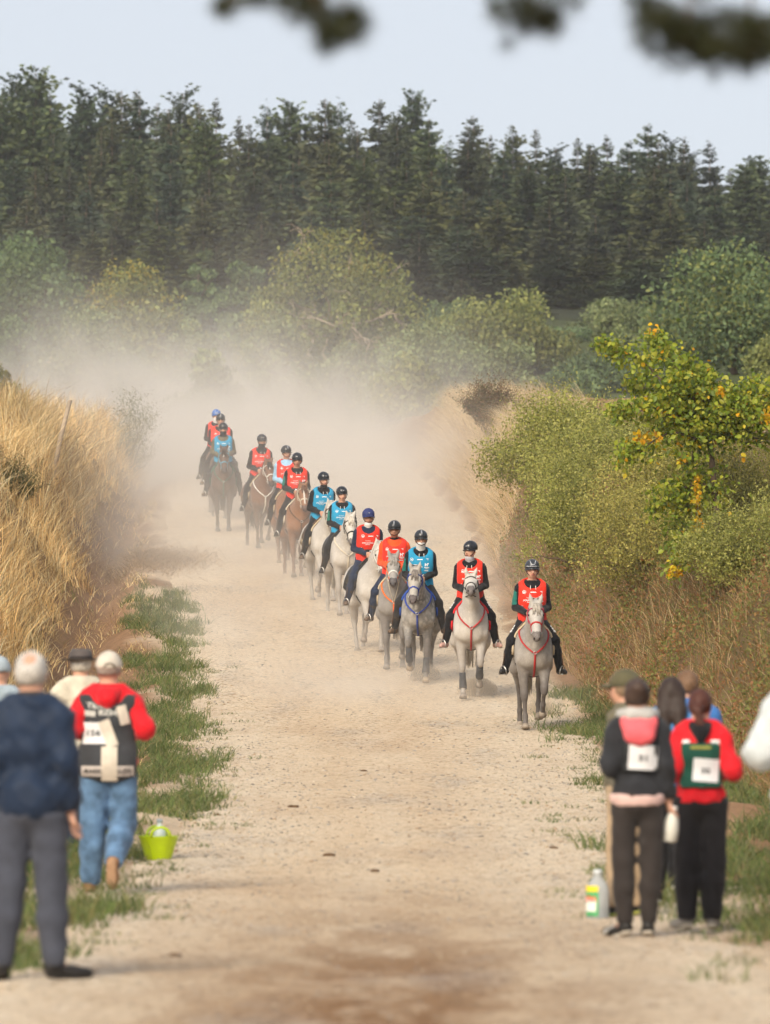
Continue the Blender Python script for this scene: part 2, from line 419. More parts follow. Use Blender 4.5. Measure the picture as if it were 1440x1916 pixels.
# ------------------------------------------------------------------ grass
def blades(P, h, wid, lean, cols, droop=0.35, segs=2, spread=0.35):
    """P (n,3) roots; lean (n,2) or None: each blade is a tapering bent strip"""
    n = len(P); h = np.broadcast_to(h, (n,)); wid = np.broadcast_to(wid, (n,))
    a = rng.random(n) * 6.283
    dirn = np.stack([np.cos(a), np.sin(a)], 1) * spread * (0.4 + rng.random((n, 1)))
    if lean is not None: dirn = dirn + lean
    side_a = rng.random(n) * 6.283
    side = np.stack([np.cos(side_a), np.sin(side_a) * 0.4, np.zeros(n)], 1)
    V = np.zeros((n, 2 * segs + 1, 3)); C = np.zeros((n, 2 * segs + 1, 3))
    for k in range(segs + 1):
        t = k / segs
        off = np.zeros((n, 3)); off[:, :2] = dirn * (h * (0.25 * t + 0.75 * t * t))[:, None]
        off[:, 2] = h * (t - droop * t * t * np.minimum(1, np.linalg.norm(dirn, axis=1)))
        p = P + off
        if k < segs:
            wv = side * (wid * (1 - 0.45 * t) / 2)[:, None]
            V[:, 2 * k] = p - wv; V[:, 2 * k + 1] = p + wv
            C[:, 2 * k] = cols; C[:, 2 * k + 1] = cols
        else:
            V[:, 2 * k] = p; C[:, 2 * k] = cols
    m = 2 * segs + 1
    q = []
    for k in range(segs - 1): q.append([2 * k, 2 * k + 1, 2 * k + 3, 2 * k + 2])
    base = (np.arange(n) * m)[:, None, None]
    fq = (np.array(q)[None] + base).reshape(-1, 4) if q else np.zeros((0, 4), int)
    ft = (np.array([[2 * segs - 2, 2 * segs - 1, 2 * segs]])[None] + base).reshape(-1, 3)
    return V.reshape(-1, 3), fq, ft, C.reshape(-1, 3)

def pick(pal, n, var=0.2, wts=None):
    pal = np.array(pal); i = rng.choice(len(pal), n, p=wts)
    return pal[i] * (1 - var + 2 * var * rng.random((n, 1)))

def grass_obj(name, V, fq, ft, C, mat): return link(name, mesh_np(name, V, [fq, ft], C), mat)

M_DRY = mat_leaf('dry_grass', trans=0.35, rough=0.7)
M_GREEN = mat_leaf('green_grass', trans=0.3, rough=0.6)
DRY = [(0.829, 0.638, 0.347), (0.717, 0.515, 0.235), (0.850, 0.739, 0.459), (0.538, 0.358, 0.157), (0.784, 0.571, 0.280), (0.403, 0.269, 0.123)]
PALE = [(0.72, 0.58, 0.36), (0.64, 0.48, 0.26), (0.78, 0.66, 0.46), (0.52, 0.36, 0.17)]

# left bank: tall straw-coloured grass
n = 120000
Y = 62 + 88 * rng.random(n)
d = interp(Y, WL) - 0.12 + 4.8 * rng.random(n) ** 0.9
x = interp(Y, XL) - d
clump = fbm2(x * 1.6, Y * 1.1, 51); keep = (x > -0.080 * Y) & (rng.random(n) < 0.55 + clump * 1.2) & ~((d < interp(Y, WL) + 0.35 + 0.5 * fbm2(Y * 0.5, Y * 0 + 3.1, 17)) & (rng.random(n) < 0.85))
Y, d, x, clump = Y[keep], d[keep], x[keep], clump[keep]; n = len(Y)
P = np.stack([x, Y, gz(x, Y) - 0.02], 1)
h = (0.22 + 0.75 * rng.random(n) ** 1.6) * (0.6 + 0.9 * np.clip(clump + 0.5, 0, 1)) * (0.35 + 0.65 * smooth((d - interp(Y, WL)) / 1.3))
lean = np.stack([0.12 + 1.5 * fbm2(x * 1.3, Y * .9, 61), -0.10 + 1.3 * fbm2(x * 1.3, Y * .9, 62)], 1)
cz = fbm2(x * 0.5, Y * 0.25, 55)
br_ = fbm2(x * 0.9, Y * 0.6, 58)[:, None]; C = pick(DRY, n, 0.35) * (1 + 0.7 * cz[:, None]); C = np.where((br_ > 0.22) & (rng.random((n, 1)) < 0.7), C * np.array([0.62, 0.55, 0.5]), C); C = np.where((br_ < -0.36) & (rng.random((n, 1)) < 0.5), pick([(0.17, 0.17, 0.06), (0.24, 0.21, 0.08)], n, 0.3), C) * np.stack([np.ones(n), 1 - 0.12 * np.clip(cz, 0, 1), 1 - 0.3 * np.clip(cz, 0, 1)], 1)
tag(grass_obj('dry_grass', *blades(P, h, 0.008 + 0.006 * rng.random(n), lean, C, segs=3, spread=0.6), M_DRY), 'tall straw-coloured grass leaning over the bank beside the riders\' track', 'grass', kind='stuff')

# pale feathery grass on the crest of the far bank across the track
n = 46000
Y = 110 + 42 * rng.random(n); d = interp(Y, WR) + 0.1 + 2.6 * rng.random(n); x = interp(Y, XR) + d
cl = fbm2(x * 1.4, Y, 71); keep = rng.random(n) < 0.7 + cl
keep &= (Y > 113 + 4 * fbm2(x, Y * .3, 5))
Y, d, x = Y[keep], d[keep], x[keep]; n = len(Y)
P = np.stack([x, Y, gz(x, Y) - 0.02], 1)
lean = np.stack([-0.75 + 0.5 * fbm2(x * .8, Y * .5, 72), -0.2 + 0.6 * fbm2(x * .8, Y * .5, 73)], 1)
tag(grass_obj('pale_grass', *blades(P, 0.45 + 0.55 * rng.random(n), 0.008, lean, pick(PALE, n), segs=3, droop=0.5), M_DRY), 'pale feathery dry grass arching over the crest of the bank below the broom bush', 'grass', kind='stuff')

# rough brown weeds on the bank under the hedge
n = 60000
Y = 44 + 78 * rng.random(n); d = interp(Y, WR) + 0.1 + 2.4 * rng.random(n); x = interp(Y, XR) + d
cl = fbm2(x * 1.2, Y * .9, 81); keep = rng.random(n) < 0.6 + 1.2 * cl
Y, d, x = Y[keep], d[keep], x[keep]; n = len(Y)
P = np.stack([x, Y, gz(x, Y) - 0.02], 1)
lean = np.stack([-0.45 + 0.9 * fbm2(x * .9, Y * .6, 82), -0.15 + 0.9 * fbm2(x * .9, Y * .6, 83)], 1)
WEED = [(0.33, 0.18, 0.08), (0.48, 0.31, 0.14), (0.24, 0.15, 0.065), (0.16, 0.155, 0.05), (0.60, 0.45, 0.25), (0.30, 0.13, 0.06), (0.14, 0.145, 0.045)]
tag(grass_obj('weeds', *blades(P, 0.20 + 0.5 * rng.random(n) ** 1.6, 0.009, lean, pick(WEED, n), segs=3, droop=0.5, spread=0.7), M_DRY), 'rusty brown dried weeds and stalks covering the bank under the hedge', 'weeds', kind='stuff')

# green tufts on both verges
def verge_points():
    n = 2600; Y = 30 + 80 * rng.random(n); wl = interp(Y, WL); dd = -0.35 + (wl * 0.85 + 0.35) * rng.random(n)          # left
    q = fbm2(dd * 2.0, Y * 0.42, 91) * 0.9 + fbm2(dd * 1.1, Y * 0.12, 93) * 0.35
    keep = (q > -0.20 + 0.5 * np.maximum(0, 0.25 - dd) + 0.5 * np.maximum(0, dd / wl - 0.35)) & (dd < wl * np.where(Y > 62, 0.62, 1)) & (Y < 108)
    a = np.stack([interp(Y, XL) - dd, Y], 1)[keep]
    n = 1300; Y = 30 + 58 * rng.random(n); wr = interp(Y, WR); dd = -0.5 + (wr + 0.7) * rng.random(n)                    # right
    q = fbm2(dd * 1.8, Y * 0.40, 92) * 0.9 + fbm2(dd * 1.1, Y * 0.12, 94) * 0.3
    b = np.stack([interp(Y, XR) + dd, Y], 1)[q > np.where(dd > 0.15, -0.16, 0.28)]
    return np.concatenate([a, b])
T = verge_points(); _t = ground_hit(296, 1610); T = T[~((np.abs(T[:, 0] - _t[0]) < 0.45) & (T[:, 1] > _t[1] - 3.2) & (T[:, 1] < _t[1] + 0.25))]
for _px, _y in ((20, 31), (64, 31), (110, 31), (180, 43), (225, 43), (1192, 36.3), (1166, 39), (1310, 37.3), (1270, 37.3)): T = T[~((np.abs(T[:, 0] - pxx(_px, _y)) < 0.3) & (T[:, 1] > _y - 2.4) & (T[:, 1] < _y + 0.4))]
WEED_ = [(0.33, 0.20, 0.09), (0.22, 0.14, 0.07), (0.15, 0.16, 0.055)]
VERGE = [(0.105, 0.15, 0.04), (0.14, 0.18, 0.05), (0.075, 0.115, 0.032), (0.23, 0.21, 0.08), (0.15, 0.17, 0.075)]
per = 40
i = np.repeat(np.arange(len(T)), per); n = len(i)
r = 0.20 * np.sqrt(rng.random(n)) * (0.5 + rng.random(len(T)))[i]; a = rng.random(n) * 6.283
x = T[i, 0] + r * np.cos(a); Y = T[i, 1] + r * np.sin(a) * 2.0
P = np.stack([x, Y, gz(x, Y) - 0.01], 1)
hh = (0.05 + 0.21 * rng.random(n)) * (0.4 + 0.9 * rng.random(len(T)))[i]
tone = (0.75 + 0.5 * rng.random((len(T), 1)))[i]
tag(grass_obj('verge_grass', *blades(P, hh, 0.012, None, pick(VERGE, n) * tone, spread=0.8), M_GREEN), 'low green grass tufts along both edges of the gravel track', 'grass', kind='stuff')
n = 16000
Y = 56 + 80 * rng.random(n); u = rng.random(n); wl_ = interp(Y, WL); x = interp(Y, XL) - wl_ * (0.35 + 0.75 * u)
keep = rng.random(n) < 0.12 + 1.3 * fbm2(x * 1.7, Y * 0.8, 57); Y, x = Y[keep], x[keep]; n = len(Y)
tag(grass_obj('ditch_grass', *blades(np.stack([x, Y, gz(x, Y) - 0.01], 1), 0.06 + 0.26 * rng.random(n) ** 2, 0.011, None, pick(DRY + WEED_, n, 0.3), spread=0.9), M_DRY), 'short dry tufts and dead stalks in the earthy ditch under the straw bank', 'grass', kind='stuff')
n = 5000
c_ = ground_hit(285, 1052); x = c_[0] + 0.55 * rng.standard_normal(n); Y = c_[1] + 1.6 * rng.standard_normal(n)
tag(grass_obj('loose_hay', *blades(np.stack([x, Y, gz(x, Y) + 0.015 + 0.05 * rng.random(n)], 1), 0.10 + 0.16 * rng.random(n), 0.010, None, pick([(0.34, 0.22, 0.11), (0.24, 0.15, 0.08), (0.45, 0.31, 0.16)], n, 0.25), spread=2.6, droop=0.33), M_DRY), 'loose brown hay spilled on the edge of the track below the straw bank', 'hay', kind='stuff')
# stray sprigs that grow out of the gravel near the edges
n0 = 130
Yc = 32 + 62 * rng.random(n0); sd_ = np.where(rng.random(n0) < 0.5, 0, 1)
xc = np.where(sd_ == 0, interp(Yc, XL) + 0.1 + 0.7 * rng.random(n0) ** 2, interp(Yc, XR) - 0.1 - 0.8 * rng.random(n0) ** 2)
i = np.repeat(np.arange(n0), 26); n = len(i)
x = xc[i] + 0.09 * rng.standard_normal(n); Y = Yc[i] + 0.12 * rng.standard_normal(n)
tag(grass_obj('sprigs', *blades(np.stack([x, Y, gz(x, Y)], 1), 0.03 + 0.07 * rng.random(n), 0.010, None, pick(VERGE, n), spread=1.0), M_GREEN), 'sparse green sprigs growing out of the gravel near the track edges', 'grass', kind='stuff')

# ------------------------------------------------------------------ leaves
def cards(P, size, cols, up=0.25, aspect=0.6, nrm=None):
    """rhombic leaves, folded a little along the midrib, at points P"""
    n = len(P); size = np.broadcast_to(size, (n,))
    d = rng.standard_normal((n, 3)); d[:, 2] *= 0.8
    if nrm is not None: d = d + nrm
    d /= np.linalg.norm(d, axis=1)[:, None]
    e = rng.standard_normal((n, 3)); e = e - d * (e * d).sum(1)[:, None]; e /= np.linalg.norm(e, axis=1)[:, None]
    f = np.cross(d, e)
    L = size[:, None]; W = L * aspect
    V = np.stack([P - e * L * .5, P + f * W * .5 + d * L * .08, P + e * L * .5, P - f * W * .5 + d * L * .08], 1)
    F = (np.arange(n) * 4)[:, None] + np.array([0, 1, 2, 3])
    return V.reshape(-1, 3), F, np.repeat(np.broadcast_to(cols, (n, 3)), 4, 0)

def big_leaves(P, size, cols):
    """broad pointed leaves, six corners each, hanging a little"""
    n = len(P); L = np.broadcast_to(size, (n,))[:, None]
    e = rng.standard_normal((n, 3)); e[:, 2] -= 0.7; e /= np.linalg.norm(e, axis=1)[:, None]
    d = rng.standard_normal((n, 3)); d[:, 1] -= 0.6; d[:, 2] += 0.8; d = d - e * (d * e).sum(1)[:, None]; d /= np.linalg.norm(d, axis=1)[:, None]
    f = np.cross(d, e)
    k = d * L
    V = np.stack([P, P + e * L * .3 + f * L * .34 + k * .10, P + e * L * .7 + f * L * .28 + k * .08, P + e * L - k * .05, P + e * L * .7 - f * L * .28 + k * .08, P + e * L * .3 - f * L * .34 + k * .10], 1)
    b = (np.arange(n) * 6)[:, None]
    F = np.concatenate([b + np.array([0, 1, 2, 3]), b + np.array([0, 3, 4, 5])])
    return V.reshape(-1, 3), F, np.repeat(cols, 6, 0)

def crown_points(n, lobes, shell=0.55):
    """points spread through a set of lobes (c, r), denser toward their skins"""
    c = np.array([l[0] for l in lobes], float); r = np.array([l[1] for l in lobes], float)
    if r.ndim == 1: r = np.repeat(r[:, None], 3, 1)
    vol = r.prod(1) ** 0.75; i = rng.choice(len(lobes), n, p=vol / vol.sum())
    d = rng.standard_normal((n, 3)); d /= np.linalg.norm(d, axis=1)[:, None]
    rad = shell + (1 - shell) * rng.random(n) ** 0.7
    rad *= 1 + 0.12 * rng.standard_normal(n)
    return c[i] + d * r[i] * rad[:, None], d, i

def make_lobes(n, w, h, z0=0.0, lob=0.33, dome=True):
    L = []
    for _ in range(n):
        for _t in range(50):
            p = np.array([random.uniform(-1, 1), random.uniform(-1, 1), random.uniform(0.02, 1)])
            if p[0] ** 2 + p[1] ** 2 + (p[2] * (1 if dome else .6)) ** 2 < 1.0: break
        rr = lob * random.uniform(0.6, 1.15)
        c = np.array([p[0] * (w / 2 - rr * w * .42), p[1] * (w / 2 - rr * w * .42), z0 + p[2] * (h - rr * h * .55)])
        L.append((c, np.array([rr * w / 2, rr * w / 2, rr * w / 2 * 0.85])))
    # stretch the whole so that it fills its width and height
    lo = np.min([c - r * .96 for c, r in L], 0); hi = np.max([c + r * .96 for c, r in L], 0)
    k = np.array([w / (hi[0] - lo[0]), w / (hi[1] - lo[1]), 1.0]); kz = (h) / (hi[2] - max(lo[2], z0))
    out = []
    for c, r in L:
        c = c.copy(); c[:2] = (c[:2] - (hi[:2] + lo[:2]) / 2) * k[:2]; c[2] = z0 + (c[2] - max(lo[2], z0)) * kz
        out.append((c, r * np.array([k[0], k[1], max(0.8, min(kz, 1.3))])))
    return out

M_BARK = mat_plain('bark', (0.16, 0.115, 0.08), 0.9, 0.35, 5.0, bmp=0.6, spec=0.1)
M_PALEBARK = mat_plain('pale_bark', (0.34, 0.27, 0.20), 0.9, 0.3, 5.0, bmp=0.6, spec=0.1)
M_FARLEAF = mat_leaf('far_leaves', trans=0.4, rough=0.7)
M_SHRUB = mat_leaf('shrub_leaves', trans=0.4, rough=0.55)
M_TREE = mat_leaf('tree_leaves', trans=0.4, rough=0.45)
M_FIR = mat_leaf('fir_needles', trans=0.08, rough=0.75, obj_var=0.42)

def limbs(mb, base, tips, r0, jit=0.12, segs=5, col=None):
    for t in tips:
        t = np.asarray(t, float); p = [np.asarray(base, float)]
        for k in range(1, segs + 1):
            q = base + (t - base) * (k / segs); q = q + rng.standard_normal(3) * jit * np.linalg.norm(t - base) * 0.35 * (k < segs)
            q[2] += 0.10 * np.linalg.norm(t - base) * math.sin(math.pi * k / segs)
            p.append(q)
        tube(mb, p, np.linspace(r0, r0 * 0.16, segs + 1), 5, col)

def broadleaf(name, loc, wpx_m, h, pal, label, cat, group=None, leaf=0.15, nleaf=9000, trunk_h=0.18, lobes=26, lob=0.36, bark=None, mat=None, bare=0, wts=None, tipcol=None):
    root = empty(name, loc); tag(root, label, cat, group)
    L = make_lobes(lobes, wpx_m, h * (1 - trunk_h * .8), h * trunk_h * .8, lob)
    P, d, li = crown_points(nleaf, L, 0.5)
    tone = (0.72 + 0.55 * rng.random(len(L)))[li][:, None]
    C = pick(pal, len(P), 0.25, wts) * tone
    if tipcol is not None:
        k = (d[:, 2] > 0.25) & (rng.random(len(P)) < 0.6) & (P[:, 2] > h * 0.62)
        C[k] = pick(tipcol, int(k.sum()), 0.2)
    V, F, Cc = cards(P, leaf * 1.25 * (0.6 + 0.8 * rng.random(len(P))), C, nrm=d * 0.8)
    link('crown', mesh_np('crown', V, [F], Cc), mat or M_FARLEAF, root)
    mb = MB(); b0 = np.array([0, 0, -0.3]); top = np.array([0, 0, h * 0.42])
    tube(mb, [b0, (b0 + top) / 2 + rng.standard_normal(3) * 0.05 * h, top], [0.035 * h, 0.028 * h, 0.02 * h], 8)
    sel = [l[0] for l in random.sample(L, min(len(L), 9))]
    limbs(mb, top * 0.7, sel, 0.014 * h)
    if bare:
        def bough(p0, dv, ln, r, depth):
            p = [p0]; q = p0; dd = dv / np.linalg.norm(dv)
            for _k in range(6):
                dd = dd + rng.standard_normal(3) * 0.38; dd /= np.linalg.norm(dd); q = q + dd * ln / 6; p.append(q)
                if depth and _k > 1 and random.random() < 0.6: bough(q, dd + rng.standard_normal(3) * 0.9, ln * 0.5, r * 0.5, depth - 1)
            tube(mb, p, np.linspace(r, r * 0.3, 7), 5)
        for _ in range(bare):
            s_ = L[random.randrange(len(L))][0] * np.array([0.75, 0.75, 0.9]); bough(s_, s_ - top + rng.standard_normal(3) * 0.4, wpx_m * random.uniform(0.2, 0.36), 0.009 * h, 2)
    link('trunk', mb.mesh('trunk'), bark or M_BARK, root)
    return root

# ------------------------------------------------------------------ the fir forest on the hillside
def fir_mesh(h, w, seed, col, sparse=1.0, round_top=0.0, jit=0.15):
    r = np.random.default_rng(seed)
    P0, D, Ls, TIP = [], [], [], []
    nw = int(h / 0.52)
    for k in range(nw):
        t = (k + 0.5 + r.uniform(-.35, .35)) / nw; gap = r.uniform(0.72, 1.2)
        z = h * (0.10 + 0.88 * t)
        R = w / 2 * ((1 - t) ** 0.80 * (0.92 + 0.08 * math.sin(11 * t)) + 0.02 + round_top * 0.25 * (1 - t) ** .3 * t)
        for _ in range(int((14 + 6 * (1 - t)) * sparse)):
            a = r.random() * 6.283; ln = R * gap * (0.55 + 0.6 * r.random())
            if r.random() < 0.08: ln *= 1.35
            zz = z + r.normal() * jit
            steps = max(2, int(ln / 0.19))
            for s in range(steps):
                u = (s + 0.7) / steps
                sag = -0.30 * ln * u + 0.22 * ln * u * u if t < 0.85 else 0.5 * ln * u
                p = np.array([math.cos(a) * ln * u, math.sin(a) * ln * u, zz + sag])
                for sd in (-1, 1):
                    aa = a + sd * (0.75 + 0.3 * r.random())
                    P0.append(p); D.append([math.cos(aa), math.sin(aa), -0.30 + 0.22 * r.normal()]); TIP.append(u); Ls.append((0.42 + 0.36 * r.random()) * (0.55 + 0.45 * (1 - u)) * min(1.15, 0.30 + 0.50 * R))
            P0.append([math.cos(a) * ln * .92, math.sin(a) * ln * .92, zz + sag]); D.append([math.cos(a), math.sin(a), 0.05]); TIP.append(1.1); Ls.append(0.6 * min(1.15, 0.30 + 0.50 * R))
    P0, D, Ls = np.array(P0), np.array(D), np.array(Ls); n = len(P0)
    D /= np.linalg.norm(D, axis=1)[:, None]
    sv = np.cross(D, r.standard_normal((n, 3))); sv /= np.linalg.norm(sv, axis=1)[:, None]; 
    W = Ls * 0.55
    V = np.stack([P0 - sv * (W * .35)[:, None], P0 + D * (Ls * .55)[:, None] - sv * (W * .5)[:, None], P0 + D * Ls[:, None], P0 + D * (Ls * .55)[:, None] + sv * (W * .5)[:, None]], 1)
    F = (np.arange(n) * 4)[:, None] + np.array([0, 1, 2, 3])
    TIP = np.array(TIP)[:, None]; C = np.array(col) * (0.6 + 0.5 * r.random((n, 1))) * (1 - 0.25 * (1 - TIP)) + np.array([0.036, 0.033, 0.017]) * TIP ** 3      # lit bough ends painted paler along with new growth, inner sprays darker
    # leader shoot
    return mesh_np('crown', V.reshape(-1, 3), [F], np.repeat(C, 4, 0)), n
FIRCOL = [(0.042, 0.056, 0.030), (0.054, 0.070, 0.030), (0.038, 0.054, 0.034), (0.062, 0.074, 0.032), (0.042, 0.076, 0.042), (0.050, 0.086, 0.050), (0.044, 0.068, 0.028), (0.056, 0.088, 0.036)]
fir_kinds = []
for k, (hh, ww, sp, rt, jt) in enumerate([(16, 6.6, 1.0, 0, 0.12), (16, 7.8, 1.0, 0.3, 0.2), (16, 5.6, 1.0, 0, 0.16), (16, 7.2, 0.9, 0.5, 0.25), (16, 8.4, 1.0, 0.2, 0.14), (16, 6.4, 1.0, 0.9, 0.4), (16, 7.4, 0.9, 1.5, 0.6), (16, 6.6, 1.0, 2.2, 0.6)]):
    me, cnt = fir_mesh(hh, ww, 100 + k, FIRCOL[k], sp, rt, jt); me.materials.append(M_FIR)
    mb = MB(); tube(mb, [[0, 0, -0.6], [0.05, 0, 6], [0, 0, 15.9]], [0.20, 0.13, 0.02], 7)
    tm = mb.mesh('trunk'); tm.materials.append(M_BARK)
    fir_kinds.append((me, tm))
SKYLINE = [(-200, 90), (-60, 120), (0, 135), (40, 118), (75, 150), (110, 190), (140, 205), (165, 160), (215, 165), (280, 155), (340, 148), (380, 185), (420, 165), (460, 185), (510, 172), (560, 185), (615, 165), (650, 215), (695, 165), (735, 215), (772, 172), (810, 225), (850, 235), (888, 210), (930, 240), (975, 235), (1015, 220), (1050, 250), (1085, 255), (1130, 255), (1170, 245), (1210, 225), (1250, 250), (1290, 245), (1320, 265), (1346, 258), (1375, 295), (1410, 275), (1440, 285), (1600, 320)]
FIRS = []
def fir(px, Y, top_py, label, kind=None, group=None, wscale=1.0):
    x = pxx(px, Y); g = float(gz(x, Y)); ztop = at(px, top_py, Y)[2]; h = ztop - g
    k = random.randrange(8) if kind is None else kind
    root = empty('fir_tree', (x, Y, g - 0.2), random.random() * 6.28)
    s = h / 16.0; ws = max(0.7, min(1.3, s)) * wscale * random.uniform(0.78, 1.12)
    root.scale = (ws, ws, s)
    FIRS.append((root, group, px, k)); tag(root, label, 'tree', group)
    for nm, me in (('crown', fir_kinds[k][0]), ('trunk', fir_kinds[k][1])): link(nm, me, None, root)
    return root
sky_px = []
p = -150.0
while p < 1600:
    sky_px.append(p); p += random.uniform(26, 54)
seen_i = 0
for p_ in sky_px:
    Y = random.uniform(385, 425); inside = 0 <= p_ <= 1440
    if inside: seen_i += 1
    fir(p_, Y, float(interp(p_, SKYLINE)) + random.uniform(-14, 34), 'dark fir whose pointed top stands against the sky', group='firs along the skyline', wscale=1.02)
rows = [(380, 38, 60), (366, 75, 68), (351, 115, 76), (336, 155, 82), (321, 205, 90), (306, 255, 98), (292, 308, 108)]
for ri, (Yr, drop, step) in enumerate(rows):
    p = -200 + random.uniform(0, 60)
    while p < 1640:
        Y = Yr + random.uniform(-7, 7)
        top = float(interp(p, SKYLINE)) * 0.82 + 40 + drop * (1.0 if p > 500 else 0.95) + random.uniform(-45, 50)
        fir(p, Y, top, ['tall dark fir in the back rows of the hillside forest', 'dense dark fir in the middle of the hillside forest', 'dark fir with drooping boughs at the foot of the hillside forest'][min(2, ri // 2)], group=['firs in the back rows of the forest', 'firs in the middle of the forest', 'firs at the foot of the forest'][min(2, ri // 2)])
        p += step * random.uniform(0.75, 1.25)

# each fir is told by its build, its row and the tree it stands above
LAND = [(0, 110, 'above the blue-green tree'), (110, 320, 'above the yellow-topped tree'), (320, 470, 'above the rearmost riders'), (470, 780, 'above the spreading tree'), (780, 1080, 'above the domed tree'), (1080, 1200, 'above the slender tree'), (1200, 1441, 'above the big leafy tree')]
BUILD = ['slim', 'broad', 'narrow', 'loose', 'wide', 'blunt', 'bushy', 'rounded']; ORD = ['first', 'second', 'third', 'fourth', 'fifth', 'sixth', 'seventh', 'eighth', 'ninth', 'tenth', 'eleventh', 'twelfth']
ROWS = {'firs along the skyline': 'skyline fir', 'firs in the back rows of the forest': 'back-row fir', 'firs in the middle of the forest': 'mid-slope fir', 'firs at the foot of the forest': 'front-row fir'}
for gname, phrase in ROWS.items():
    for x0, x1, where in LAND:
        for i_, (o_, g_, p_, k_) in enumerate(sorted([f for f in FIRS if f[1] == gname and x0 <= f[2] < x1], key=lambda f: f[2])):
            o_['label'] = f'{BUILD[k_]} dark {phrase} {where}, {ORD[min(i_, 11)]} from the left there'
    for o_, g_, p_, k_ in FIRS:
        if g_ == gname and not 0 <= p_ < 1441: o_['label'] = f'dark {phrase} standing beyond the edge of the picture'

# ------------------------------------------------------------------ broad-leaved trees and bushes below the forest
G1 = [(0.152, 0.213, 0.091), (0.122, 0.177, 0.079), (0.183, 0.244, 0.104), (0.098, 0.146, 0.067)]
G2 = [(0.256, 0.275, 0.085), (0.207, 0.232, 0.073), (0.305, 0.305, 0.104), (0.159, 0.189, 0.067)]
G3 = [(0.244, 0.287, 0.122), (0.195, 0.244, 0.104), (0.293, 0.323, 0.140), (0.159, 0.201, 0.085)]
YE = [(0.38, 0.30, 0.045), (0.30, 0.25, 0.05), (0.22, 0.20, 0.05), (0.14, 0.15, 0.045)]
def bg(name, x0, x1, top, Y, pal, label, **kw):
    cx = (x0 + x1) / 2; x = pxx(cx, Y); g = float(gz(x, Y)); h = at(cx, top, Y)[2] - g; wd = (x1 - x0) * Y / FPX
    return broadleaf(name, (x, Y, g), wd, h, pal, label, 'tree' if 'tree' in name else 'bush', **kw)
bg('broadleaf_tree', -90, 175, 425, 245, G1, 'rounded blue-green tree against the dark firs', nleaf=13000, lobes=34, leaf=0.17)
bg('broadleaf_tree', -60, 90, 590, 205, G1, 'low dark green tree behind the straw-coloured bank', nleaf=8000, leaf=0.14)
bg('yellow_tree', 118, 385, 488, 216, G2, 'tree with a yellowing top rising out of the dust', nleaf=12000, lobes=30, tipcol=YE, bare=6, leaf=0.15)
bg('broadleaf_tree', 338, 412, 468, 262, G1, 'small rounded green tree between the yellow-topped tree and the firs', nleaf=5000, leaf=0.16)
bg('broadleaf_tree', 400, 530, 490, 248, G1, 'green tree half hidden by the spreading tree with bare limbs', nleaf=7000, leaf=0.16)
bg('spreading_tree', 465, 800, 412, 230, G2, 'wide spreading tree with pale bare limbs showing through its crown', nleaf=13000, lobes=30, lob=0.30, bare=26, bark=M_PALEBARK, tipcol=[YE[2], YE[3], (0.26, 0.23, 0.05), G2[0]], leaf=0.15)
bg('willow_bush', 55, 330, 575, 192, G3, 'broad grey-green willow bush wrapped in dust', nleaf=13000, lobes=34, trunk_h=0.05, leaf=0.12)
bg('willow_bush', 300, 450, 590, 186, G3, 'rounded grey-green bush in the dust beside the broad willow bush', nleaf=8000, trunk_h=0.05, leaf=0.12)
bg('green_bush', 400, 580, 565, 200, G2, 'olive green bush under the spreading tree', nleaf=9000, trunk_h=0.05, leaf=0.13)
bg('green_bush', 560, 720, 640, 195, G3, 'dusty pale bush at the foot of the spreading tree', nleaf=8000, trunk_h=0.05, leaf=0.12)
bg('willow_bush', 650, 960, 600, 192, G3, 'wide pale willow bush behind the dust cloud', nleaf=13000, lobes=34, trunk_h=0.05, leaf=0.12)
bg('domed_tree', 780, 1095, 535, 222, G2, 'domed olive green tree behind the pale willow bush', nleaf=13000, lobes=34, leaf=0.15)
bg('green_bush', 880, 1030, 640, 180, G3, 'low green bush behind the broom on the bank', nleaf=8000, trunk_h=0.05, leaf=0.11)
bg('slender_tree', 1100, 1190, 588, 235, G3, 'slender pale green tree in front of the dark firs', nleaf=5000, leaf=0.15)
bg('green_bush', 1030, 1230, 660, 205, G1, 'hazy green thicket behind the hedge on the bank', nleaf=9000, trunk_h=0.05, leaf=0.13)
bg('broadleaf_tree', 1185, 1560, 450, 212, G1[:3] + G2[:1], 'big leafy green tree behind the yellow-leaved tree', nleaf=17000, lobes=44, leaf=0.15)
bg('green_bush', 1390, 1580, 610, 190, G2, 'olive green bush at the picture edge below the big leafy tree', nleaf=8000, trunk_h=0.05, leaf=0.12)
for k_, (x0_, x1_, t_, Y_, lb_) in enumerate([(440, 600, 600, 176, 'bush'), (690, 840, 660, 172, 'bush'), (1000, 1150, 690, 176, 'bush'), (300, 470, 650, 168, 'bush'), (1180, 1380, 600, 240, 'tree'), (960, 1130, 620, 250, 'tree'), (560, 700, 560, 255, 'tree'), (130, 300, 520, 250, 'tree'), (760, 900, 560, 262, 'tree'), (1050, 1240, 555, 264, 'tree'), (1200, 1330, 590, 258, 'tree')]):
    bg('thicket_bush' if lb_ == 'bush' else 'thicket_tree', x0_, x1_, t_, Y_, [G3, G2, G1][k_ % 3], ['dusty bush in front of the olive green bush', 'dusty bush at the near side of the wide willow bush', 'dusty bush behind the light green hedge shrub', 'dusty bush at the foot of the rounded grey-green bush', 'green tree filling the gap under the big leafy tree', 'green tree between the domed tree and the slender tree', 'green tree behind the spreading tree with bare limbs', 'green tree behind the yellow-topped tree', 'green tree at the edge of the firs behind the domed tree', 'green tree at the edge of the firs behind the slender tree', 'green tree at the edge of the firs left of the big leafy tree'][k_], nleaf=7000, trunk_h=0.05, leaf=0.14)
